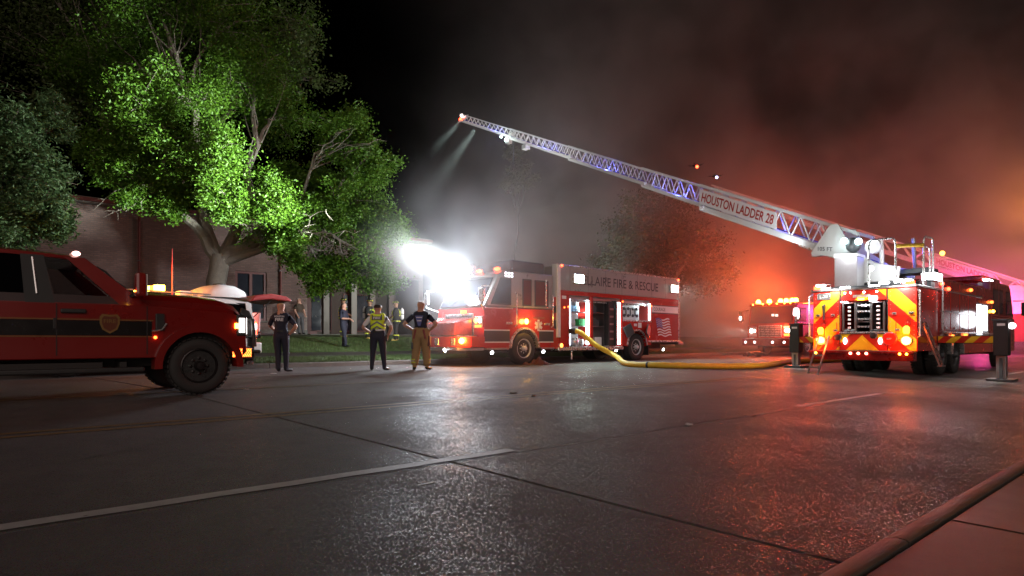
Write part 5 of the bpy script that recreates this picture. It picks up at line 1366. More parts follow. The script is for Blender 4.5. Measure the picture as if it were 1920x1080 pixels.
# mirrors
for s in (-1, 1):
    ma = MB().tube([(-.86, s*.92, 1.42), (-.80, s*1.12, 1.44)], .03, 6).build('mirror_arm', black, pk)
    MB().cbox((-.80, s*1.18, 1.56), (.13, .20, .33)).build('mirror', dred, ma, .04)
    MB().cbox((-.728, s*1.18, 1.56), (.012, .16, .29)).build('mirror_lit_face', stripew, ma)  # white plate on the mirror front, scene lamp light put into its colour
    B('mirror_signal', a_em, ma, -.875, -.866, min(s*1.2, s*1.27), max(s*1.2, s*1.27), 1.46, 1.475)
# nose: grille, lamps, bumper, brush guard
before_nose = set(pk.children)
MB().box(.80, .93, -.62, .62, .72, 1.24).build('grille', black, pk, .03)
sb = MB()
for k in range(4): sb.box(.931, .95, -.6, .6, .80+.11*k, .835+.11*k)
sb.build('grille_bar', chrome, pk, .008)
for s in (-1, 1):
    hb = MB().box(.76, .915, min(s*.64, s*.985), max(s*.64, s*.985), .86, 1.19).build('headlight', black, pk, .03)
    B('lens', E('pickup_headlight', (1, .93, .88), 6), hb, .917, .93, min(s*.70, s*.93), max(s*.70, s*.93), .90, 1.15, .0)
    B('side_lens', E('pickup_headlight', (1, .93, .88), 6), hb, .80, .88, min(s*.986, s*.996), max(s*.986, s*.996), .92, 1.14)
    B('turn_lens', a_em, hb, .74, .79, min(s*.986, s*.998), max(s*.986, s*.998), .98, 1.06)
MB().prism([(.72, -1.0), (1.02, -.90), (1.08, -.55), (1.08, .55), (1.02, .90), (.72, 1.0)], 'z', .50, .70).build('front_bumper', black, pk, .03)
for s in (-1, 1):
    mk = MB().prism([(.70, s*1.002), (1.0, s*.912), (1.0, s*.925), (.70, s*1.016)], 'z', .545, .67).build('reflector', ro_em if s < 0 else cred, pk)
    gg = MB()
    for k in range(8):
        x = .715+.036*k; y = s*(1.018-.30*(x-.70))
        for d_ in (-1, 1): gg.cbox((x, y, .607), (.006, .006, .15), ry=d_*.6)
    gg.build('reflector_grid', under, mk)
bg_ = MB()
for s in (-1, 1):
    bg_.prism([(1.05, .42), (1.14, .40), (1.20, .50), (1.20, 1.10), (1.12, 1.28), (1.0, 1.33), (.98, 1.25), (1.07, 1.16), (1.10, 1.0), (1.10, .6)], 'y', s*.42-.03, s*.42+.03)
for z in (.62, .86, 1.12): bg_.tube([(1.13, -.9 if z < 1 else -.42, z), (1.13, .9 if z < 1 else .42, z)], .03, 8)
for s in (-1, 1): bg_.tube([(1.10, s*.42, 1.15), (1.06, s*.80, 1.12), (1.02, s*.96, .95), (1.04, s*.96, .70)], .032, 8)
bg_.build('brush_guard', black, pk, .01)
for y in (-.62, .62): MB().cbox((1.15, y, 1.02), (.03, .14, .10)).build('grille_flasher', E('pale_flash', (1, .85, .85), 6), pk, .01)
B('tow_hook', chrome, pk, 1.0, 1.1, -.72, -.66, .40, .47, .01)
for o_ in set(pk.children)-before_nose: o_.location.x -= .25
# bed rails
MB().box(-5.3, XB-.02, -.96, -.88, 1.302, 1.36).box(-5.3, XB-.02, .88, .96, 1.302, 1.36).build('bed_rail', black, pk, .015)

# ------------------------------------------------------------------ command suv behind the pickup, tailgate up
HS = math.atan2(-.766, -.643)
# local: x forward, rear axle at 0, left side (+y) to the camera
lx, ly = -math.sin(HS), math.cos(HS)
sv = thing('command_suv', 'white command suv behind the pickup, amber roof bar, tailgate standing open', 'suv', (-7.6-lx*.85, 15.5-ly*.85, 0), HS)
for x_ in (0, 3.2):
    for s in (1, -1): wheel(sv, x_, s*.83, .39, .27, s, P('suv_rim', (.2, .2, .21), .3, .9), .62)
MB().box(-.9, 4.0, -.5, .5, .35, .6).box(-.1, .1, -.75, .75, .33, .45).box(3.1, 3.3, -.75, .75, .33, .45).build('chassis', under, sv)
lo = [(-1.0, .5), (-1.0, 1.12), (3.0, 1.14), (4.0, 1.04), (4.12, .5), (3.2+.5, .46)] + arch_poly(3.2, .47, 0, 10, 0, math.pi, .39) + [(2.7, .45), (.5, .45)] + arch_poly(0, .47, 0, 10, 0, math.pi, .39) + [(-.5, .48)]
MB().prism(lo, 'y', -.97, .97).build('body', white, sv, .05, segs=3)
B('wheel_well', black, sv, -.45, .45, -.75, .75, .5, 1.0); B('wheel_well', black, sv, 2.8, 3.6, -.75, .75, .5, 1.0)
rs = []
for x, z in ((-.95, 1.84), (-.5, 1.90), (.8, 1.93), (1.8, 1.92), (2.25, 1.86)):
    w_ = .78; rs.append([(x, -w_-.03, z-.14), (x, -w_, z-.05), (x, -w_*.8, z), (x, w_*.8, z), (x, w_, z-.05), (x, w_+.03, z-.14)])
MB().loft(rs).build('roof', white, sv, smooth=True)
for s in (-1, 1):
    for (a, b, c, d) in ((-.98, -.80, -.92, -.78), (.35, .47, .35, .45), (1.45, 1.6, 1.42, 1.52), (2.9, 3.05, 2.16, 2.28)):
        q = [[(a, s*(.96-o_), 1.13), (b, s*(.96-o_), 1.13), (d, s*(.81-o_), 1.80), (c, s*(.81-o_), 1.80)] for o_ in (0, .06)]
        MB().loft(q).build('pillar', white if abs(a) > .5 and a != 1.45 else black, sv)
    for (a, b, c, d) in ((-.80, .35, -.78, .35), (.47, 1.45, .45, 1.42), (1.6, 2.9, 1.52, 2.16)):
        q = [[(a, s*(.94-o_), 1.14), (b, s*(.94-o_), 1.14), (d, s*(.80-o_), 1.79), (c, s*(.80-o_), 1.79)] for o_ in (0, .012)]
        MB().loft(q).build('side_window', gl_dark, sv)
q = [[(3.0+o_, -.88, 1.14), (3.0+o_, .88, 1.14), (2.26+o_, .72, 1.80), (2.26+o_, -.72, 1.80)] for o_ in (0, .012)]
MB().loft(q).build('windshield', gl_dark, sv)
MB().box(4.05, 4.18, -.9, .9, .45, .75).build('front_bumper', white, sv, .04)
B('rear_bumper', white, sv, -1.17, -.98, -.95, .95, .45, .74, .04)
B('cargo_floor', black, sv, -.98, .2, -.75, .75, .80, .86)
for s in (-1, 1):
    MB().box(-1.03, -.99, min(s*.82, s*.95), max(s*.82, s*.95), .85, 1.3).build('tail_light', r_em, sv, .01)
MB().tube([(-.8, .66, 1.97), (2.0, .66, 2.0)], .02, 6).build('roof_rack', alu, sv); MB().tube([(-.8, -.66, 1.97), (2.0, -.66, 2.0)], .02, 6).build('roof_rack', alu, sv)
# tailgate open
ga = R(8)
tgp = [(-.92, 1.80), (-1.05, 1.96), (-1.5, 2.03), (-1.95, 1.98), (-2.12, 1.88), (-2.08, 1.83), (-1.5, 1.88), (-1.08, 1.82)]
tgp = [(x, z+.06) for x, z in tgp]
tg = MB().prism(tgp, 'y', -.84, .84).build('tailgate', P('tailgate_red_lit', (.34, .05, .05), .35, 0, .1, coat=.3), sv, .03)  # gate of the white suv, red light on it put into the colour
MB().prism([(-1.12, 1.872), (-1.5, 1.932), (-2.02, 1.882), (-2.02, 1.868), (-1.5, 1.915), (-1.12, 1.855)], 'y', -.7, .7).build('gate_lining', black, tg)
MB().tube([(-1.0, .75, 1.4), (-1.55, .75, 1.92)], .015, 6).build('gate_strut', black, tg)
# command board and pull-out desk
bo = MB().cbox((-1.32, -.05, 1.30), (.04, 1.15, .52), ry=-.05).build('command_board', fwhite, sv, .01)
for z in (1.03, 1.57): MB().cbox((-1.345, -.05, z), (.02, 1.19, .03)).build('board_frame', dgrey, bo)
B('pull_out_desk', black, sv, -1.75, -.95, -.75, .75, .94, 1.0, .01)
for y in (-.7, .7): MB().tube([(-1.7, y, .95), (-1.7, y, .0)], .015, 6).build('desk_leg', dgrey, sv)
lamp('cargo_light', sv, (-1.15, 0, 1.78), 40, (1, .25, .2), 'SPOT', (-2.2, 0, .6), .1, 150)
# roof bar, antenna, box
lb = B('light_bar', black, sv, 1.10, 1.35, -.6, .6, 1.96, 2.01, .01)
for k in range(5): MB().cbox((1.225, -.5+.25*k, 2.085), (.2, .2, .14)).build('bar_lens', ay_em if k % 2 == 0 else ro_em, lb, .02)
lamp('roof_bar_light', sv, (1.25, .75, 2.35), 90, (1, .22, .03), size=.12)
MB().tube([(1.0, .7, 1.9), (1.0, .7, 3.05)], [.014, .008], 6).build('whip_antenna', P('antenna_red', (.5, .08, .07), .4), sv)
B('roof_module', white, sv, .45, .75, .2, .5, 1.94, 2.05, .02)
# white cargo bag on the rear of the suv roof
mb = MB(); rr_ = []
for x, h, w_ in ((-.62, .05, .50), (-.56, .24, .56), (-.35, .34, .60), (0, .36, .60), (.3, .30, .58), (.52, .20, .52), (.6, .06, .45)):
    rr_.append([(x, w_*math.cos(a)*abs(math.cos(a))**-.3 if abs(math.cos(a)) > .01 else 0, h*max(0, math.sin(a))**.7) for a in [math.pi*k/12 for k in range(13)]])
cb = mb.loft(rr_).build('cargo_bag', P('white_canvas', (.74, .74, .74), .7, 0, .06, 5, .2, 30), None, smooth=True)
qx, qy = sv.location.x + math.cos(HS)*-.30 - math.sin(HS)*.12, sv.location.y + math.sin(HS)*-.30 + math.cos(HS)*.12
cb.location = (qx, qy, 1.935); cb.rotation_euler.z = HS
tag(cb, 'white rounded cargo bag on the rear of the command suv roof', 'cargo bag')
MB().lathe((-.1, 0, .36), (0, 0, 1), [(-.02, .16), (.02, .15), (.03, .1)], 14).build('bag_handle', black, cb)

# ------------------------------------------------------------------ people
skin_m = P('skin', (.46, .25, .18), .5, 0, .08, 20)
skin_m2 = P('skin_tan', (.36, .19, .12), .5, 0, .08, 20)
shoe_m = P('black_shoe', (.012, .012, .012), .35)
navy_m = P('navy_cloth', (.014, .017, .035), .8, 0, .3, 12, .3, 60)
navyt_m = P('navy_trousers', (.017, .019, .036), .8, 0, .3, 12, .3, 60)
wshirt_m = P('white_shirt', (.66, .67, .70), .75, 0, .06, 10, .25, 40)
tan_m = P('tan_bunker', (.30, .19, .085), .85, 0, .2, 10, .4, 40)
bunk_m = P('dark_bunker', (.016, .014, .014), .85, 0, .3, 10, .4, 40)
brown_s = P('brown_shirt', (.045, .030, .018), .8, 0, .3, 10, .3, 50)
hair_m = P('dark_hair', (.025, .016, .012), .6, 0, .3, 40)
grey_h = P('grey_hair', (.25, .24, .23), .6, 0, .2, 40)
boot_y = P('yellow_boot', (.60, .43, .10), .5)
refl_y = P('lime_trim', (.55, .62, .04), .4, 0, .08)
eye_m = P('eye_dark', (.02, .015, .012), .2)
lime_m = None
def vest_material():
    m = bpy.data.materials.new('lime_vest'); nt, p = nodes_of(m); L = nt.links
    tc = nt.nodes.new('ShaderNodeTexCoord'); sp = nt.nodes.new('ShaderNodeSeparateXYZ'); L.new(tc.outputs['Object'], sp.inputs[0])
    ab = nt.nodes.new('ShaderNodeMath'); ab.operation = 'ABSOLUTE'; L.new(sp.outputs['Y'], ab.inputs[0])
    mu = nt.nodes.new('ShaderNodeMath'); mu.operation = 'MULTIPLY_ADD'; L.new(ab.outputs[0], mu.inputs[0]); mu.inputs[1].default_value = .62; L.new(sp.outputs['Z'], mu.inputs[2])
    cr = nt.nodes.new('ShaderNodeValToRGB'); cr.color_ramp.interpolation = 'CONSTANT'
    mr = nt.nodes.new('ShaderNodeMapRange'); mr.inputs['From Min'].default_value = .9; mr.inputs['From Max'].default_value = 1.6; L.new(mu.outputs[0], mr.inputs['Value']); L.new(mr.outputs[0], cr.inputs['Fac'])
    lim, gr_ = (.66, .88, .03, 1), (.16, .17, .17, 1)
    f = lambda z: (z-.9)/.7
    e = cr.color_ramp.elements; e[0].position = 0; e[0].color = lim; e[1].position = f(1.13); e[1].color = gr_
    for z, c in ((1.18, lim), (1.255, gr_), (1.305, lim)): x = e.new(f(z)); x.color = c
    L.new(cr.outputs[0], p.inputs['Base Color']); p.inputs['Roughness'].default_value = .6
    return m
def person(label, loc, face, H, arms, feet, mats, head=(0, 0), lean=0, girth=1.0, sleeve=.55, hairmat=None, gear=None, hat=None, shift=0):
    """face: world heading the chest points to. local: x forward, y left. arms: ((elbow, wrist) left, (elbow, wrist) right)"""
    t = thing('person', label, 'person', loc, face, None)
    sk, shirt, trou, shoe = mats
    k = H/1.80
    V, Rr, Ed, Lb = [], [], [], []
    def v(p, r):
        r *= 1.10; V.append(Vector((p[0]+lean*max(0, p[2]-.9)+shift*max(0, p[2]-.1), p[1], p[2]))*k); Rr.append(r*k); return len(V)-1
    def ed(a, b, l): Ed.append((a, b)); Lb.append(l)
    pel = v((0, 0, .97), .150*girth); wst = v((0, 0, 1.10), .140*girth); ch = v((0, 0, 1.28), .160*girth); uc = v((-.01, 0, 1.41), .135)
    nk = v((0, 0, 1.52), .060); hl = v((.012, 0, 1.60), .080); hm = v((.006, 0, 1.685), .102); ht = v((0, 0, 1.745), .078)
    ed(pel, wst, 'T'); ed(wst, ch, 'S'); ed(ch, uc, 'S'); ed(uc, nk, 'K'); ed(nk, hl, 'K'); ed(hl, hm, 'K'); ed(hm, ht, 'K')
    wr_ = []
    for s, (el, wri) in ((1, arms[0]), (-1, arms[1])):
        sh = v((-.01, s*.185, 1.40), .075); m1 = v(Vector((-.01, s*.20, 1.40)).lerp(Vector(el), sleeve), .056); e_ = v(el, .046); w_ = v(wri, .032)
        d = (Vector(wri)-Vector(el)).normalized(); h_ = v(Vector(wri)+d*.07, .036)
        ed(uc, sh, 'S'); ed(sh, m1, 'S'); ed(m1, e_, 'A'); ed(e_, w_, 'A'); ed(w_, h_, 'A'); wr_.append((Vector(wri)+d*.06, d, s))
    for s, (fx_, fy_, fh) in ((1, feet[0]), (-1, feet[1])):
        hp_ = v((0, s*.095, .90), .115*girth); kn_ = v((.02+fx_*.5, s*.10+(fy_-s*.10)*.5, .50), .078); an = v((fx_, fy_, .10), .055); 
        c_, s_ = math.cos(fh), math.sin(fh)
        he = v((fx_-.03*c_, fy_-.03*s_, .048), .046); to = v((fx_+.19*c_, fy_+.19*s_, .036), .036)
        ed(pel, hp_, 'T'); ed(hp_, kn_, 'T'); ed(kn_, an, 'T'); ed(an, he, 'F'); ed(he, to, 'F')
    me = bpy.data.meshes.new('tmp'); me.from_pydata(V, Ed, []); ob_ = bpy.data.objects.new('tmp', me); C.objects.link(ob_)
    md = ob_.modifiers.new('skin', 'SKIN'); md.use_smooth_shade = True
    for i, sv_ in enumerate(me.skin_vertices[0].data): sv_.radius = (Rr[i], Rr[i]); sv_.use_root = (i == 0)
    sb_ = ob_.modifiers.new('sub', 'SUBSURF'); sb_.levels = 2; sb_.render_levels = 2
    dg = bpy.context.evaluated_depsgraph_get(); dg.update()
    m2 = bpy.data.meshes.new_from_object(ob_.evaluated_get(dg)); bpy.data.objects.remove(ob_)
    A_ = np.array([V[a] for a, b in Ed]); B_ = np.array([V[b] for a, b in Ed]); RA = np.array([max(Rr[a], Rr[b]) for a, b in Ed])
    co = np.zeros(len(m2.vertices)*3); m2.vertices.foreach_get('co', co); co = co.reshape(-1, 3)
    def near(p_):
        ab = B_-A_; tt_ = np.clip(((p_-A_)*ab).sum(1)/np.maximum((ab*ab).sum(1), 1e-9), 0, 1)
        d = np.linalg.norm(p_-(A_+ab*tt_[:, None]), axis=1)/RA; return int(np.argmin(d))
    lab = [Lb[near(p_)] for p_ in co]
    for i, l in enumerate(lab):
        if l in 'ST' and co[i][2] > .92*k:
            cx_ = (lean*max(0, co[i][2]/k-.9)+shift*(co[i][2]/k-.1))*k; co[i][0] = cx_ + (co[i][0]-cx_)*.80
        if l == 'F': co[i][2] = max(co[i][2], .004)
    m2.vertices.foreach_set('co', co.ravel())
    idx = {'K': 0, 'A': 0, 'S': 1, 'T': 2, 'F': 3}
    m2.materials.clear()
    for m in (sk, shirt, trou, shoe): m2.materials.append(m)
    for pl_ in m2.polygons:
        ls = [lab[i] for i in pl_.vertices]; pl_.material_index = idx[max(set(ls), key=ls.count)]; pl_.use_smooth = True
    # face, ears and fingers, merged into the same mesh
    x = MB(); hx = lambda z: (lean*max(0, z-.9)+shift*(z-.1))
    hc = Vector((.006+hx(1.68), 0, 1.68)); Mh = Matrix.Rotation(head[0], 3, 'Z') @ Matrix.Rotation(head[1], 3, 'Y')
    def hp2(a, b, c): return (hc + Mh @ Vector((a, b, c)))*k
    x.tube([hp2(.085, 0, .025), hp2(.112, 0, -.025), hp2(.092, 0, -.035)], [.012*k, .018*k, .012*k], 6)
    for s in (1, -1):
        x.ball(hp2(0, s*.094, -.008), (.022*k, .010*k, .034*k), 0, 8, 6); x.ball(hp2(.083, s*.034, .018), .010*k, 4, 6, 4)
    x.tube([hp2(.083, .025, -.066), hp2(.093, 0, -.067), hp2(.083, -.025, -.066)], .006*k, 5, 5)
    for p_, d, s in wr_:
        sd = d.cross(Vector((0, 0, 1))); sd = sd.normalized() if sd.length > .2 else Vector((0, 1, 0)); dn = d.cross(sd)
        for j, L_ in enumerate((.070, .080, .076, .060)):
            o_ = sd*(.027-.018*j); c0 = p_+o_; cl = dn*(.35*L_)
            x.tube([c0*k, (c0+d*L_*.55+cl*.3)*k, (c0+d*L_+cl)*k], [.0095*k, .0085*k, .007*k], 5)
        x.tube([(p_+sd*.03-d*.02)*k, (p_+sd*.055+d*.02)*k, (p_+sd*.055+d*.055)*k], [.011*k, .010*k, .008*k], 5)
    me3 = bpy.data.meshes.new('body')
    vs = [tuple(c) for c in co] + x.v; n0 = len(co)
    fs = [tuple(p_.vertices) for p_ in m2.polygons] + [tuple(i+n0 for i in f) for f in x.f]
    mi = [p_.material_index for p_ in m2.polygons] + x.m
    me3.from_pydata(vs, [], fs)
    for m in (sk, shirt, trou, shoe, eye_m, P('lip', (.32, .12, .10), .5)): me3.materials.append(m)
    me3.polygons.foreach_set('material_index', mi); me3.polygons.foreach_set('use_smooth', [True]*len(fs))
    bo_ = bpy.data.objects.new('body', me3); C.objects.link(bo_); bo_.parent = t
    def shell(name, sel, off, mats_, smooth=True):
        bm = bmesh.new(); bm.from_mesh(m2); bm.verts.ensure_lookup_table(); bm.normal_update()
        kill = [f for f in bm.faces if not sel(f.calc_center_median(), Lb_of[f.index])]
        bmesh.ops.delete(bm, geom=kill, context='FACES')
        for vv in bm.verts: vv.co += vv.normal*off
        ext = bmesh.ops.extrude_face_region(bm, geom=list(bm.faces))
        for vv in [g for g in ext['geom'] if isinstance(g, bmesh.types.BMVert)]: vv.co += vv.normal*.006
        bmesh.ops.recalc_face_normals(bm, faces=bm.faces)
        mm = bpy.data.meshes.new(name); bm.to_mesh(mm); bm.free()
        mm.materials.clear(); mm.materials.append(mats_)
        mm.polygons.foreach_set('material_index', [0]*len(mm.polygons)); mm.polygons.foreach_set('use_smooth', [True]*len(mm.polygons))
        o_ = bpy.data.objects.new(name, mm); C.objects.link(o_); o_.parent = t; return o_
    m2.update()
    Lb_of = []
    for pl_ in m2.polygons:
        ls = [lab[i] for i in pl_.vertices]; Lb_of.append(max(set(ls), key=ls.count))
    if hairmat:
        shell('hair', lambda c, l: l == 'K' and c.z > 1.66*k and (Mh.transposed() @ (c/k-hc)).x < .045+.6*((Mh.transposed() @ (c/k-hc)).z-.04), .006, hairmat)
    if hat == 'helmet':
        q = MB(); c0 = hp2(0, 0, .045)
        q.lathe(c0, (0, 0, 1), [(0, .165*k), (.012*k, .17*k), (.02*k, .125*k), (.07*k, .118*k), (.12*k, .085*k), (.145*k, .03*k), (.148*k, .002)], 20)
        hl_ = q.build('helmet', black, t, smooth=True)
        q = MB()
        for j in range(8):
            a = 2*math.pi*j/8; q.cbox(Vector(c0)+Vector((math.cos(a)*.123*k, math.sin(a)*.123*k, .05*k)), (.012, .05*k, .028*k), rz=a)
        q.build('helmet_trim', refl_y, hl_)
        MB().prism([(-.03*k, 0), (.03*k, 0), (.035*k, .05*k), (0, .09*k), (-.035*k, .05*k)], 'x', 0, .012).build('helmet_shield', refl_y, hl_).location = Vector(c0)+Mh @ Vector((.13*k, 0, .01*k))
    return t, shell, k, hp2
def band(t, k, z, ry, rx, w, mat, name='trim_band', cx=0, cy=0, n=20):
    mb = MB(); pts = []
    for j in range(n): a = 2*math.pi*j/n; pts.append((cx+rx*math.cos(a), cy+ry*math.sin(a)))
    mb.loft([[(x_*k, y_*k, (z-w/2)*k) for x_, y_ in pts], [(x_*k, y_*k, (z+w/2)*k) for x_, y_ in pts]], cap=False)
    return mb.build(name, mat, t, smooth=True, recalc=False)
def ground(x, y): return (x, y, gz(x, y))
away = math.pi/2

# 1: navy officer with FIRE on the back, hand on hip
t, shell, k, hp2 = person('bald officer in navy uniform lettered HOUSTON FIRE on the back, by the suv', ground(-5.86, 15.3), away+.10, 1.80,
    (((.20, .33, 1.16), (.34, .20, 1.02)), ((-.10, -.40, 1.14), (-.03, -.22, .97))), ((-.02, .06, .1), (.02, -.12, -.65)), (skin_m, navy_m, navyt_m, shoe_m), head=(-.6, -.05), sleeve=.72, lean=-.03, hairmat=None)
lettering(t, 'HOUSTON', (-.165, .0, 1.40), (0, -1, 0), (0, 0, 1), .045, fwhite, .24, off=.03)
lettering(t, 'FIRE', (-.168, .0, 1.32), (0, -1, 0), (0, 0, 1), .075, fwhite, .20, off=.03)
band(t, k, 1.03, .158, .128, .045, black, 'belt')
MB().cbox((.02, -.17, .93), (.10, .05, .16)).build('radio_holster', black, t, .01); MB().cbox((.05, .17, .86), (.1, .06, .2)).build('radio_holster', black, t, .01)
MB().cbox((.43, .16, 1.03), (.16, .12, .02), rz=.3).build('note_pad', fwhite, t)
MB().cbox((.10, -.24, 1.02), (.22, .16, .02), rx=.2).build('clip_board', P('tan_board', (.35, .28, .2), .6), t)

# 2: chief in white shirt and lime vest
t, shell, k, hp2 = person('chief in white shirt and lime vest marked FIRE with grey chevrons, hands on hips', ground(-3.56, 16.0), away+.05, 1.80,
    (((-.04, .40, 1.14), (.06, .20, 1.00)), ((-.06, -.36, 1.13), (.06, -.24, .90))), ((.0, .16, .2), (.02, -.17, -.55)), (skin_m, wshirt_m, navyt_m, shoe_m), head=(-.5, -.1), girth=1.10, sleeve=.70, hairmat=hair_m)
vs_ = shell('lime_vest', lambda c, l: l == 'S' and 1.08 < c.z < 1.50 and abs(c.y) < .178, .014, vest_material())
pb = MB().cbox((-.172, 0, 1.385), (.012, .25, .085)).build('name_patch', dgrey, vs_)
lettering(vs_, 'FIRE', (-.179, 0, 1.385), (0, -1, 0), (0, 0, 1), .055, fwhite, .19, off=.03)
band(t, k, 1.03, .172, .14, .04, black, 'belt')
for s in (1, -1): MB().cbox((-.165, s*.12, 1.40), (.014, .03, .14)).build('vest_strap', dgrey, vs_)
MB().cbox((.02, -.22, .86), (.07, .05, .18)).build('radio', black, t, .01); MB().lathe(hp2(0, -.105, 0), (0, 1, 0), [(-.02, .035), (.01, .035)], 10).build('ear_piece', fwhite, t)

# 3: bald firefighter in t-shirt and tan bunker trousers, hands on hips
t, shell, k, hp2 = person('bald firefighter in dark t-shirt and tan bunker trousers, hands on hips before the rescue truck', ground(-2.45, 16.25), away-.15, 1.90,
    (((-.10, .43, 1.16), (.02, .22, 1.02)), ((-.10, -.43, 1.16), (.02, -.23, 1.02))), ((-.02, .17, .4), (.02, -.15, -.35)), (skin_m, navy_m, tan_m, shoe_m), head=(-.3, -.05), girth=1.06, sleeve=.62, lean=-.04)
tr = shell('bunker_trousers', lambda c, l: l == 'T' and .14 < c.z < 1.06*k, .022, tan_m)
for s, (fx_, fy_) in ((1, (-.02, .17)), (-1, (.02, -.15))):
    for z in (.20, .27): band(t, k, z, .092, .092, .028, refl_y, 'trouser_trim', fx_+.01, fy_-s*.004)
    band(t, k, .235, .090, .090, .04, lgrey, 'trouser_trim', fx_+.01, fy_-s*.004)
shell('logo', lambda c, l: False, 0, fblue) if False else None
lo_ = MB().prism([(-.11, 1.46), (.11, 1.46), (.085, 1.36), (.03, 1.18), (-.03, 1.18), (-.085, 1.36)], 'x', -.178, -.172).build('back_print', P('faded_blue_print', (.10, .12, .32), .7, 0, .5, 25), t)
for q_, w_ in ((1.40, .16), (1.31, .12)): MB().box(-.1795, -.1785, -w_/2, w_/2, q_*1.0, q_+.02).build('print_bar', fwhite, lo_)
band(t, k, 1.05, .175, .14, .05, tan_m, 'waistband')
for s in (1, -1):
    MB().tube([(-.135*k, s*.10*k, 1.03*k), (-.13*k, s*.15*k, .80*k)], .03, 6).build('suspender', P('red_strap', (.2, .03, .03), .6), t)
MB().cbox((-.02, .22, .62*k), (.2, .06, .18)).build('trouser_pocket', dgrey, t, .02); MB().cbox((.0, -.22, .78), (.16, .08, .28)).build('gear_pouch', P('maroon_pouch', (.12, .04, .04), .7), t, .02)
MB().tube([(.05, -.22, .95), (-.03, -.25, .7), (.02, -.22, .5)], .02, 6).build('glove_strap', dgrey, t)

# 4: man in navy on the lawn, seen from the side, forearm out
t, shell, k, hp2 = person('man in navy jumpsuit with yellow back lettering, in profile on the lawn', ground(-6.70, 24.0), R(-12), 1.80,
    (((.06, .26, 1.15), (.24, .18, 1.08)), ((.02, -.24, 1.13), (.28, -.16, 1.12))), ((-.08, .10, 0), (.14, -.10, -.2)), (skin_m, navy_m, navyt_m, shoe_m), head=(0, 0), sleeve=.95, hairmat=hair_m, girth=1.05)
for z in (1.36, 1.27): MB().cbox((-.165, -.0, z), (.02, .26, .05)).build('back_lettering', P('yellow_print', (.45, .28, .05), .6), t)

# 5, 6, 7: firefighters in turnout gear near the porch
def turnout(label, x, y, face, H, arms, feet, head, bottle=True):
    t, shell, k, hp2 = person(label, ground(x, y), face, H, arms, feet, (skin_m2, bunk_m, bunk_m, boot_y), head=head, girth=1.22, sleeve=.97, hat='helmet')
    for s_, (fx_, fy_, _) in ((1, feet[0]), (-1, feet[1])): band(t, k, .26, .10, .10, .05, refl_y, 'trouser_trim', fx_+.01, fy_)
    ct = shell('turnout_coat', lambda c, l: l in 'ST' and .80*k < c.z < 1.50*k and abs(c.y) < .34, .022, bunk_m)
    for z, ry_, rx_ in ((.90, .235, .21), (1.16, .21, .185), (1.34, .235, .195)): band(t, k, z, ry_, rx_, .045, refl_y, 'coat_trim')
    for s in (1, -1):
        MB().tube([(.17*k, s*.13*k, 1.05*k), (.185*k, s*.12*k, 1.30*k), (.08*k, s*.12*k, 1.47*k), (-.12*k, s*.11*k, 1.44*k), (-.2*k, s*.09*k, 1.2*k)], .022, 6).build('harness_strap', refl_y if s > 0 else dgrey, t)
    if bottle:
        bt = MB().lathe((-.27*k, 0, .98*k), (.0, .0, 1), [(0, .02), (.02, .06), (.08, .085), (.42, .085), (.48, .06), (.51, .03), (.54, .03)], 14).build('air_bottle', fwhite, t, smooth=True)
        MB().lathe((-.27*k, 0, 1.2*k), (0, 0, 1), [(0, .088), (.05, .088)], 14).build('bottle_band', dgrey, bt)
    return t
turnout('firefighter in dark turnout gear with white air bottle, left of the chief in the vest', -6.62, 28.0, R(-20), 1.80, (((.1, .34, 1.15), (.28, .22, 1.1)), ((.1, -.34, 1.15), (.28, -.2, 1.05))), ((.02, .12, 0), (-.08, -.12, 0)), (.2, 0))
turnout('stocky firefighter with yellow coat trim and boots, right of the chief in the vest', -5.38, 28.0, R(190), 1.82, (((.12, .36, 1.16), (.26, .16, 1.06)), ((.08, -.36, 1.16), (.24, -.18, 1.10))), ((.04, .17, .2), (-.04, -.16, -.2)), (0, .2))
turnout('firefighter mostly hidden behind the man in the navy jumpsuit on the lawn', -8.02, 28.6, R(20), 1.80, (((.1, .34, 1.15), (.28, .22, 1.1)), ((.1, -.34, 1.15), (.28, -.2, 1.05))), ((.02, .12, 0), (-.08, -.14, 0)), (.1, 0), False)
# 8: man in brown shirt leaning at the porch corner
t, shell, k, hp2 = person('man in brown shirt and grey trousers leaning by the porch corner of the brick building', ground(-10.25, 29.15), R(-35), 1.80,
    (((.02, .25, 1.13), (.16, .20, .95)), ((.02, -.25, 1.12), (.14, -.21, .90))), ((.10, .09, 0), (.05, -.10, -.1)), (skin_m, brown_s, P('grey_trousers', (.06, .06, .065), .8), shoe_m), head=(.1, 0), sleeve=.6, hairmat=grey_h, shift=-.06, girth=1.1)

# ------------------------------------------------------------------ small things on the ground
def litter(name, label, cat, px, py, size, mat, rz=0, group=None, kind='flake'):
    p_ = gp(px, py, 0); mb = MB(); n = 7
    ring = [(size[0]*.5*math.cos(2*math.pi*j/n)*random.uniform(.7, 1.1), size[1]*.5*math.sin(2*math.pi*j/n)*random.uniform(.7, 1.1)) for j in range(n)]
    mb.v = [(a, b, .003) for a, b in ring] + [(a*.8, b*.8, size[2]*random.uniform(.6, 1.2)) for a, b in ring] + [(0, 0, size[2]*.9)]
    mb.f = [(j, (j+1) % n, n+(j+1) % n, n+j) for j in range(n)] + [(n+j, n+(j+1) % n, 2*n) for j in range(n)] + [tuple(range(n-1, -1, -1))]; mb.m = [0]*len(mb.f)
    o = mb.build(name, mat, None); o.location = p_+Vector((0, 0, .004)); o.rotation_euler.z = rz
    return tag(o, label, cat, group)
leafl = P('wet_leaf_litter', (.075, .045, .025), .5, 0, .3)
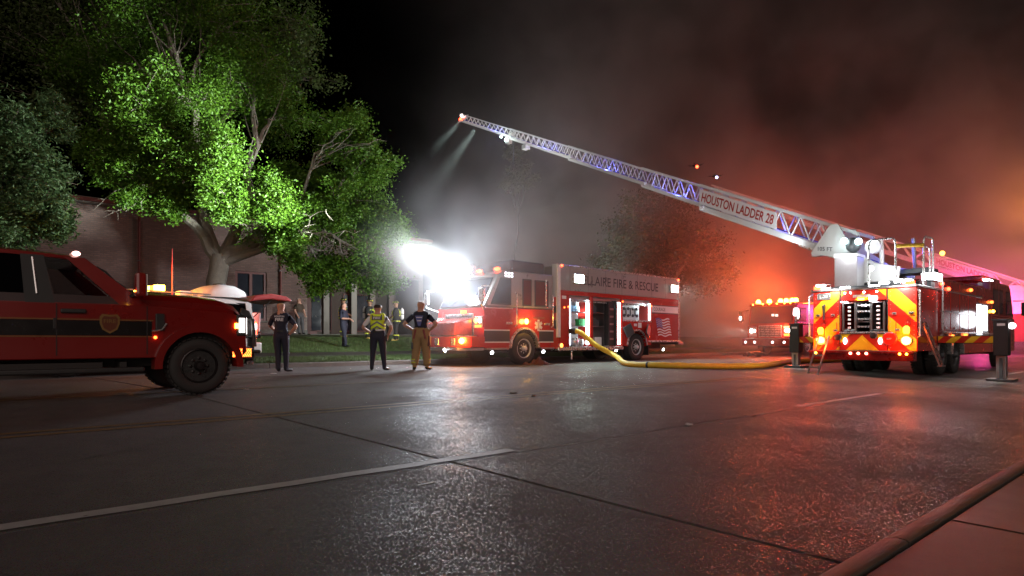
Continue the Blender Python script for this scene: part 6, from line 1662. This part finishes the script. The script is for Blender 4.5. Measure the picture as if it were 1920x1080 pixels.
litter('flattened_can', 'flattened pale can on the road beside the lane joint at right centre', 'can', 1292, 798, (.11, .07, .025), lgrey, .3)
litter('leaf_litter', 'brown leaf scrap on the road left of the rescue truck reflection', 'litter', 962, 738, (.16, .09, .02), leafl, .2)
litter('leaf_litter', 'darker leaf scrap just right of the brown one on the yellow line', 'litter', 1000, 743, (.14, .08, .02), leafl, .9)
litter('paper_scrap', 'white paper scrap by the feet of the navy officer', 'litter', 513, 701, (.16, .10, .015), fwhite, .1)
litter('paper_scrap', 'small pale scrap on the road right of the pickup front wheel', 'litter', 462, 731, (.13, .07, .012), lgrey, .6)
litter('tar_patch', 'dark tar piece beside the lane joint right of the flattened can', 'tar patch', 1412, 781, (.16, .05, .012), joint_m, .6)
litter('leaf_litter', 'leaf scrap against the near kerb at the lower right', 'litter', 1395, 1018, (.07, .03, .008), leafl, .5)
pw = gp(800, 907, 0); wl = MB().prism([(-.06, -.012), (.07, -.008), (.06, .012), (-.07, .01)], 'z', 0, .002).build('paint_scrap', paintw, None); wl.location = pw+Vector((0, 0, .003)); wl.rotation_euler.z = R(44)
tag(wl, 'short white paint scrap on the road below the lane line', 'paint scrap')
def gear_heap(label, px, py, cols, n, w_):
    p_ = gp(px, py, 0); t = thing('hose_heap', label, 'hose heap', p_, 0)
    for j in range(n):
        pts = [(random.gauss(0, w_), random.gauss(0, w_*.6), .05+random.random()*.18) for _ in range(5)]
        MB().tube(spline(pts, 5), .055, 8).build('hose_length', cols[j % len(cols)], t, smooth=True)
    MB().ball((w_*.8, 0, .12), (.2, .14, .12)).build('nozzle_bag', dgrey, t, smooth=True)
gear_heap('heap of red and dark hose on the lawn edge right of the rescue truck', 1338, 655, [P('hose_red', (.4, .06, .03), .6), dgrey, P('hose_orange', (.6, .2, .04), .6)], 6, .40)
gear_heap('dark tangled hose heap on the road before the far fire engine', 1412, 669, [dgrey, under], 5, .30)
# added nozzle; its pale spray stands in for the far engine's headlight beam
nz_ = thing('added_nozzle', 'made-up nozzle on a tripod, its spray standing in for the far engine headlight beam', 'nozzle', (gp(1345, 657, 0).x, gp(1345, 657, 0).y+6, gz(gp(1345, 657, 0).x, gp(1345, 657, 0).y+6)), 0)
for a in (0, 2.1, 4.2): MB().tube([(0, 0, .95), (.35*math.cos(a), .35*math.sin(a), 0)], .02, 6).build('leg', dgrey, nz_)
MB().tube([(.25, 0, 1.0), (-.1, 0, 1.15), (-.35, 0, 1.28)], [.06, .06, .04], 8).build('barrel', chrome, nz_, smooth=True)
wat = bpy.data.materials.new('beam_spray'); nt, p = nodes_of(wat); p.inputs['Base Color'].default_value = (.8, .8, .8, 1); p.inputs['Roughness'].default_value = .3; p.inputs['Alpha'].default_value = .35
MATS['beam_spray'] = wat
sp_ = np.zeros((420, 3)); tt_ = rng.uniform(0, 1, 420)**.8
sp_[:, 0] = -.4-2.4*tt_; sp_[:, 2] = 1.3+1.35*tt_-.55*tt_**2; sp_ += rng.normal(0, 1, (420, 3))*(.015+.10*tt_)[:, None]
o = tri_mesh('beam_spray', leaf_cards(sp_, .055, .5), wat, 4); o.parent = nz_; o['kind'] = 'stuff'
# fallen leaves blown against the kerbs and over the road
nl = 900; ul_ = rng.uniform(-14, 30, nl); wl_ = rng.uniform(0, 1, nl)
vl_ = np.where(wl_ < .5, 17.57-np.abs(rng.normal(0, .35, nl)), np.where(wl_ < .85, 1.24+np.abs(rng.normal(0, .16, nl)), rng.uniform(1.3, 17, nl)))
cl_ = np.array([(*xy(a, b), gzv(b)+.009) for a, b in zip(ul_, vl_)])
lv = leaf_cards(cl_, .05, .5).reshape(-1, 4, 3); lv[:, :, 2] = cl_[:, None, 2] + (lv[:, :, 2]-cl_[:, None, 2])*.18
o = tri_mesh('fallen_leaves', lv.reshape(-1, 3), leafl, 4); o['kind'] = 'stuff'
# drones over the ladder
def drone(label, px, py, Y, m, g='small drones over the ladder'):
    t = thing('drone', label, 'drone', W(px, py, Y), .4, g)
    MB().ball((0, 0, 0), (.16, .10, .05)).build('body', black, t, smooth=True)
    for a in (.8, 2.35, 3.9, 5.5):
        ar = MB().tube([(0, 0, 0), (.26*math.cos(a), .26*math.sin(a), .02)], .014, 5).build('arm', black, t)
        MB().cbox((.26*math.cos(a), .26*math.sin(a), .045), (.24, .02, .004), rz=a*2).build('rotor', black, ar)
    MB().ball((0, -.10, -.06), .06).build('lamp', m, t)
drone('tiny drone with a red lamp high above the ladder sign', 1304, 311, 25, r_em)
drone('tiny drone with a pale blue lamp just right of the red one', 1341, 331, 27, E('drone_blue', (.6, .6, 1), 6))

# ------------------------------------------------------------------ street lamp just past the right edge (its orange glow shows in the smoke)
sl = thing('street_lamp', 'tall street lamp with an orange head just beyond the right edge of the picture', 'street lamp', (33.5, 35.6, .2), 0)
MB().tube([(0, 0, 0), (0, 0, 8.2), (-.3, 0, 8.9), (-1.1, 0, 9.1)], [.12, .08, .06, .05], 10).build('pole', dgrey, sl, smooth=True)
hd = MB().cbox((-1.4, 0, 9.08), (.8, .3, .14)).build('lamp_head', dgrey, sl, .03)
B('lens', E('sodium_lens', (1, .4, .06), 30), hd, -1.75, -1.1, -.12, .12, 8.975, 9.0)
lamp('sodium_light', sl, (-1.4, 0, 8.8), 2500, (1, .30, .05), size=.3)

# ------------------------------------------------------------------ smoke: one closed mass that thickens away from the camera and towards the right
sm = MB().box(-14, 75, 16.5, 90, -.3, 46).build('smoke', None or P('placeholder', (.1, .1, .1)), None)
m = bpy.data.materials.new('smoke_volume'); m.use_nodes = True; nt = m.node_tree; nt.nodes.clear(); L = nt.links
out = nt.nodes.new('ShaderNodeOutputMaterial'); pv = nt.nodes.new('ShaderNodeVolumePrincipled'); L.new(pv.outputs[0], out.inputs['Volume'])
pv.inputs['Color'].default_value = (.80, .78, .77, 1); pv.inputs['Anisotropy'].default_value = .25
tc = nt.nodes.new('ShaderNodeTexCoord'); sp = nt.nodes.new('ShaderNodeSeparateXYZ'); L.new(tc.outputs['Object'], sp.inputs[0])
def sm_ramp(sock, a, b):
    r_ = nt.nodes.new('ShaderNodeMapRange'); r_.interpolation_type = 'SMOOTHSTEP'; r_.inputs['From Min'].default_value = a; r_.inputs['From Max'].default_value = b; L.new(sock, r_.inputs['Value']); return r_.outputs[0]
def mul(a, b):
    r_ = nt.nodes.new('ShaderNodeMath'); r_.operation = 'MULTIPLY'
    for i, s_ in enumerate((a, b)):
        if isinstance(s_, float): r_.inputs[i].default_value = s_
        else: L.new(s_, r_.inputs[i])
    return r_.outputs[0]
nz = nt.nodes.new('ShaderNodeTexNoise'); nz.inputs['Scale'].default_value = .13; nz.inputs['Detail'].default_value = 5; nz.inputs['Distortion'].default_value = .6; nz.inputs['Roughness'].default_value = .55
L.new(tc.outputs['Object'], nz.inputs['Vector'])
hgt = nt.nodes.new('ShaderNodeMapRange'); hgt.interpolation_type = 'SMOOTHSTEP'
for k_, v_ in (('From Min', 3), ('From Max', 21), ('To Min', 1), ('To Max', .13)): hgt.inputs[k_].default_value = v_
L.new(sp.outputs['Z'], hgt.inputs['Value'])
dens = mul(mul(mul(sm_ramp(sp.outputs['X'], -9.0, 7.0), sm_ramp(sp.outputs['Y'], 20.0, 37.0)), sm_ramp(nz.outputs['Fac'], .40, .63)), hgt.outputs[0])
L.new(mul(dens, SMOKE_D), pv.inputs['Density'])
sm.data.materials.clear(); sm.data.materials.append(m); sm['kind'] = 'stuff'

# volume puff added around the cab's scene lamps to imitate their lens glare
pf = MB().ball((0, 0, 0), (5.2, 4.6, 4.2), 0, 24, 16).build('smoke', MATS['placeholder'], None)
pf.location = (-.9, 18.5, 3.2)
m = bpy.data.materials.new('glare_puff'); m.use_nodes = True; nt = m.node_tree; nt.nodes.clear(); L = nt.links
out = nt.nodes.new('ShaderNodeOutputMaterial'); pv = nt.nodes.new('ShaderNodeVolumePrincipled'); L.new(pv.outputs[0], out.inputs['Volume'])
pv.inputs['Color'].default_value = (.85, .85, .86, 1); pv.inputs['Anisotropy'].default_value = .2
tc = nt.nodes.new('ShaderNodeTexCoord'); ln = nt.nodes.new('ShaderNodeVectorMath'); ln.operation = 'LENGTH'; L.new(tc.outputs['Object'], ln.inputs[0])
nz = nt.nodes.new('ShaderNodeTexNoise'); nz.inputs['Scale'].default_value = .5; nz.inputs['Detail'].default_value = 3; L.new(tc.outputs['Object'], nz.inputs['Vector'])
L.new(mul(mul(sm_ramp(ln.outputs['Value'], 4.1, .3), sm_ramp(nz.outputs['Fac'], .2, .8)), PUFF_D), pv.inputs['Density'])
pf.data.materials.clear(); pf.data.materials.append(m); pf['kind'] = 'stuff'
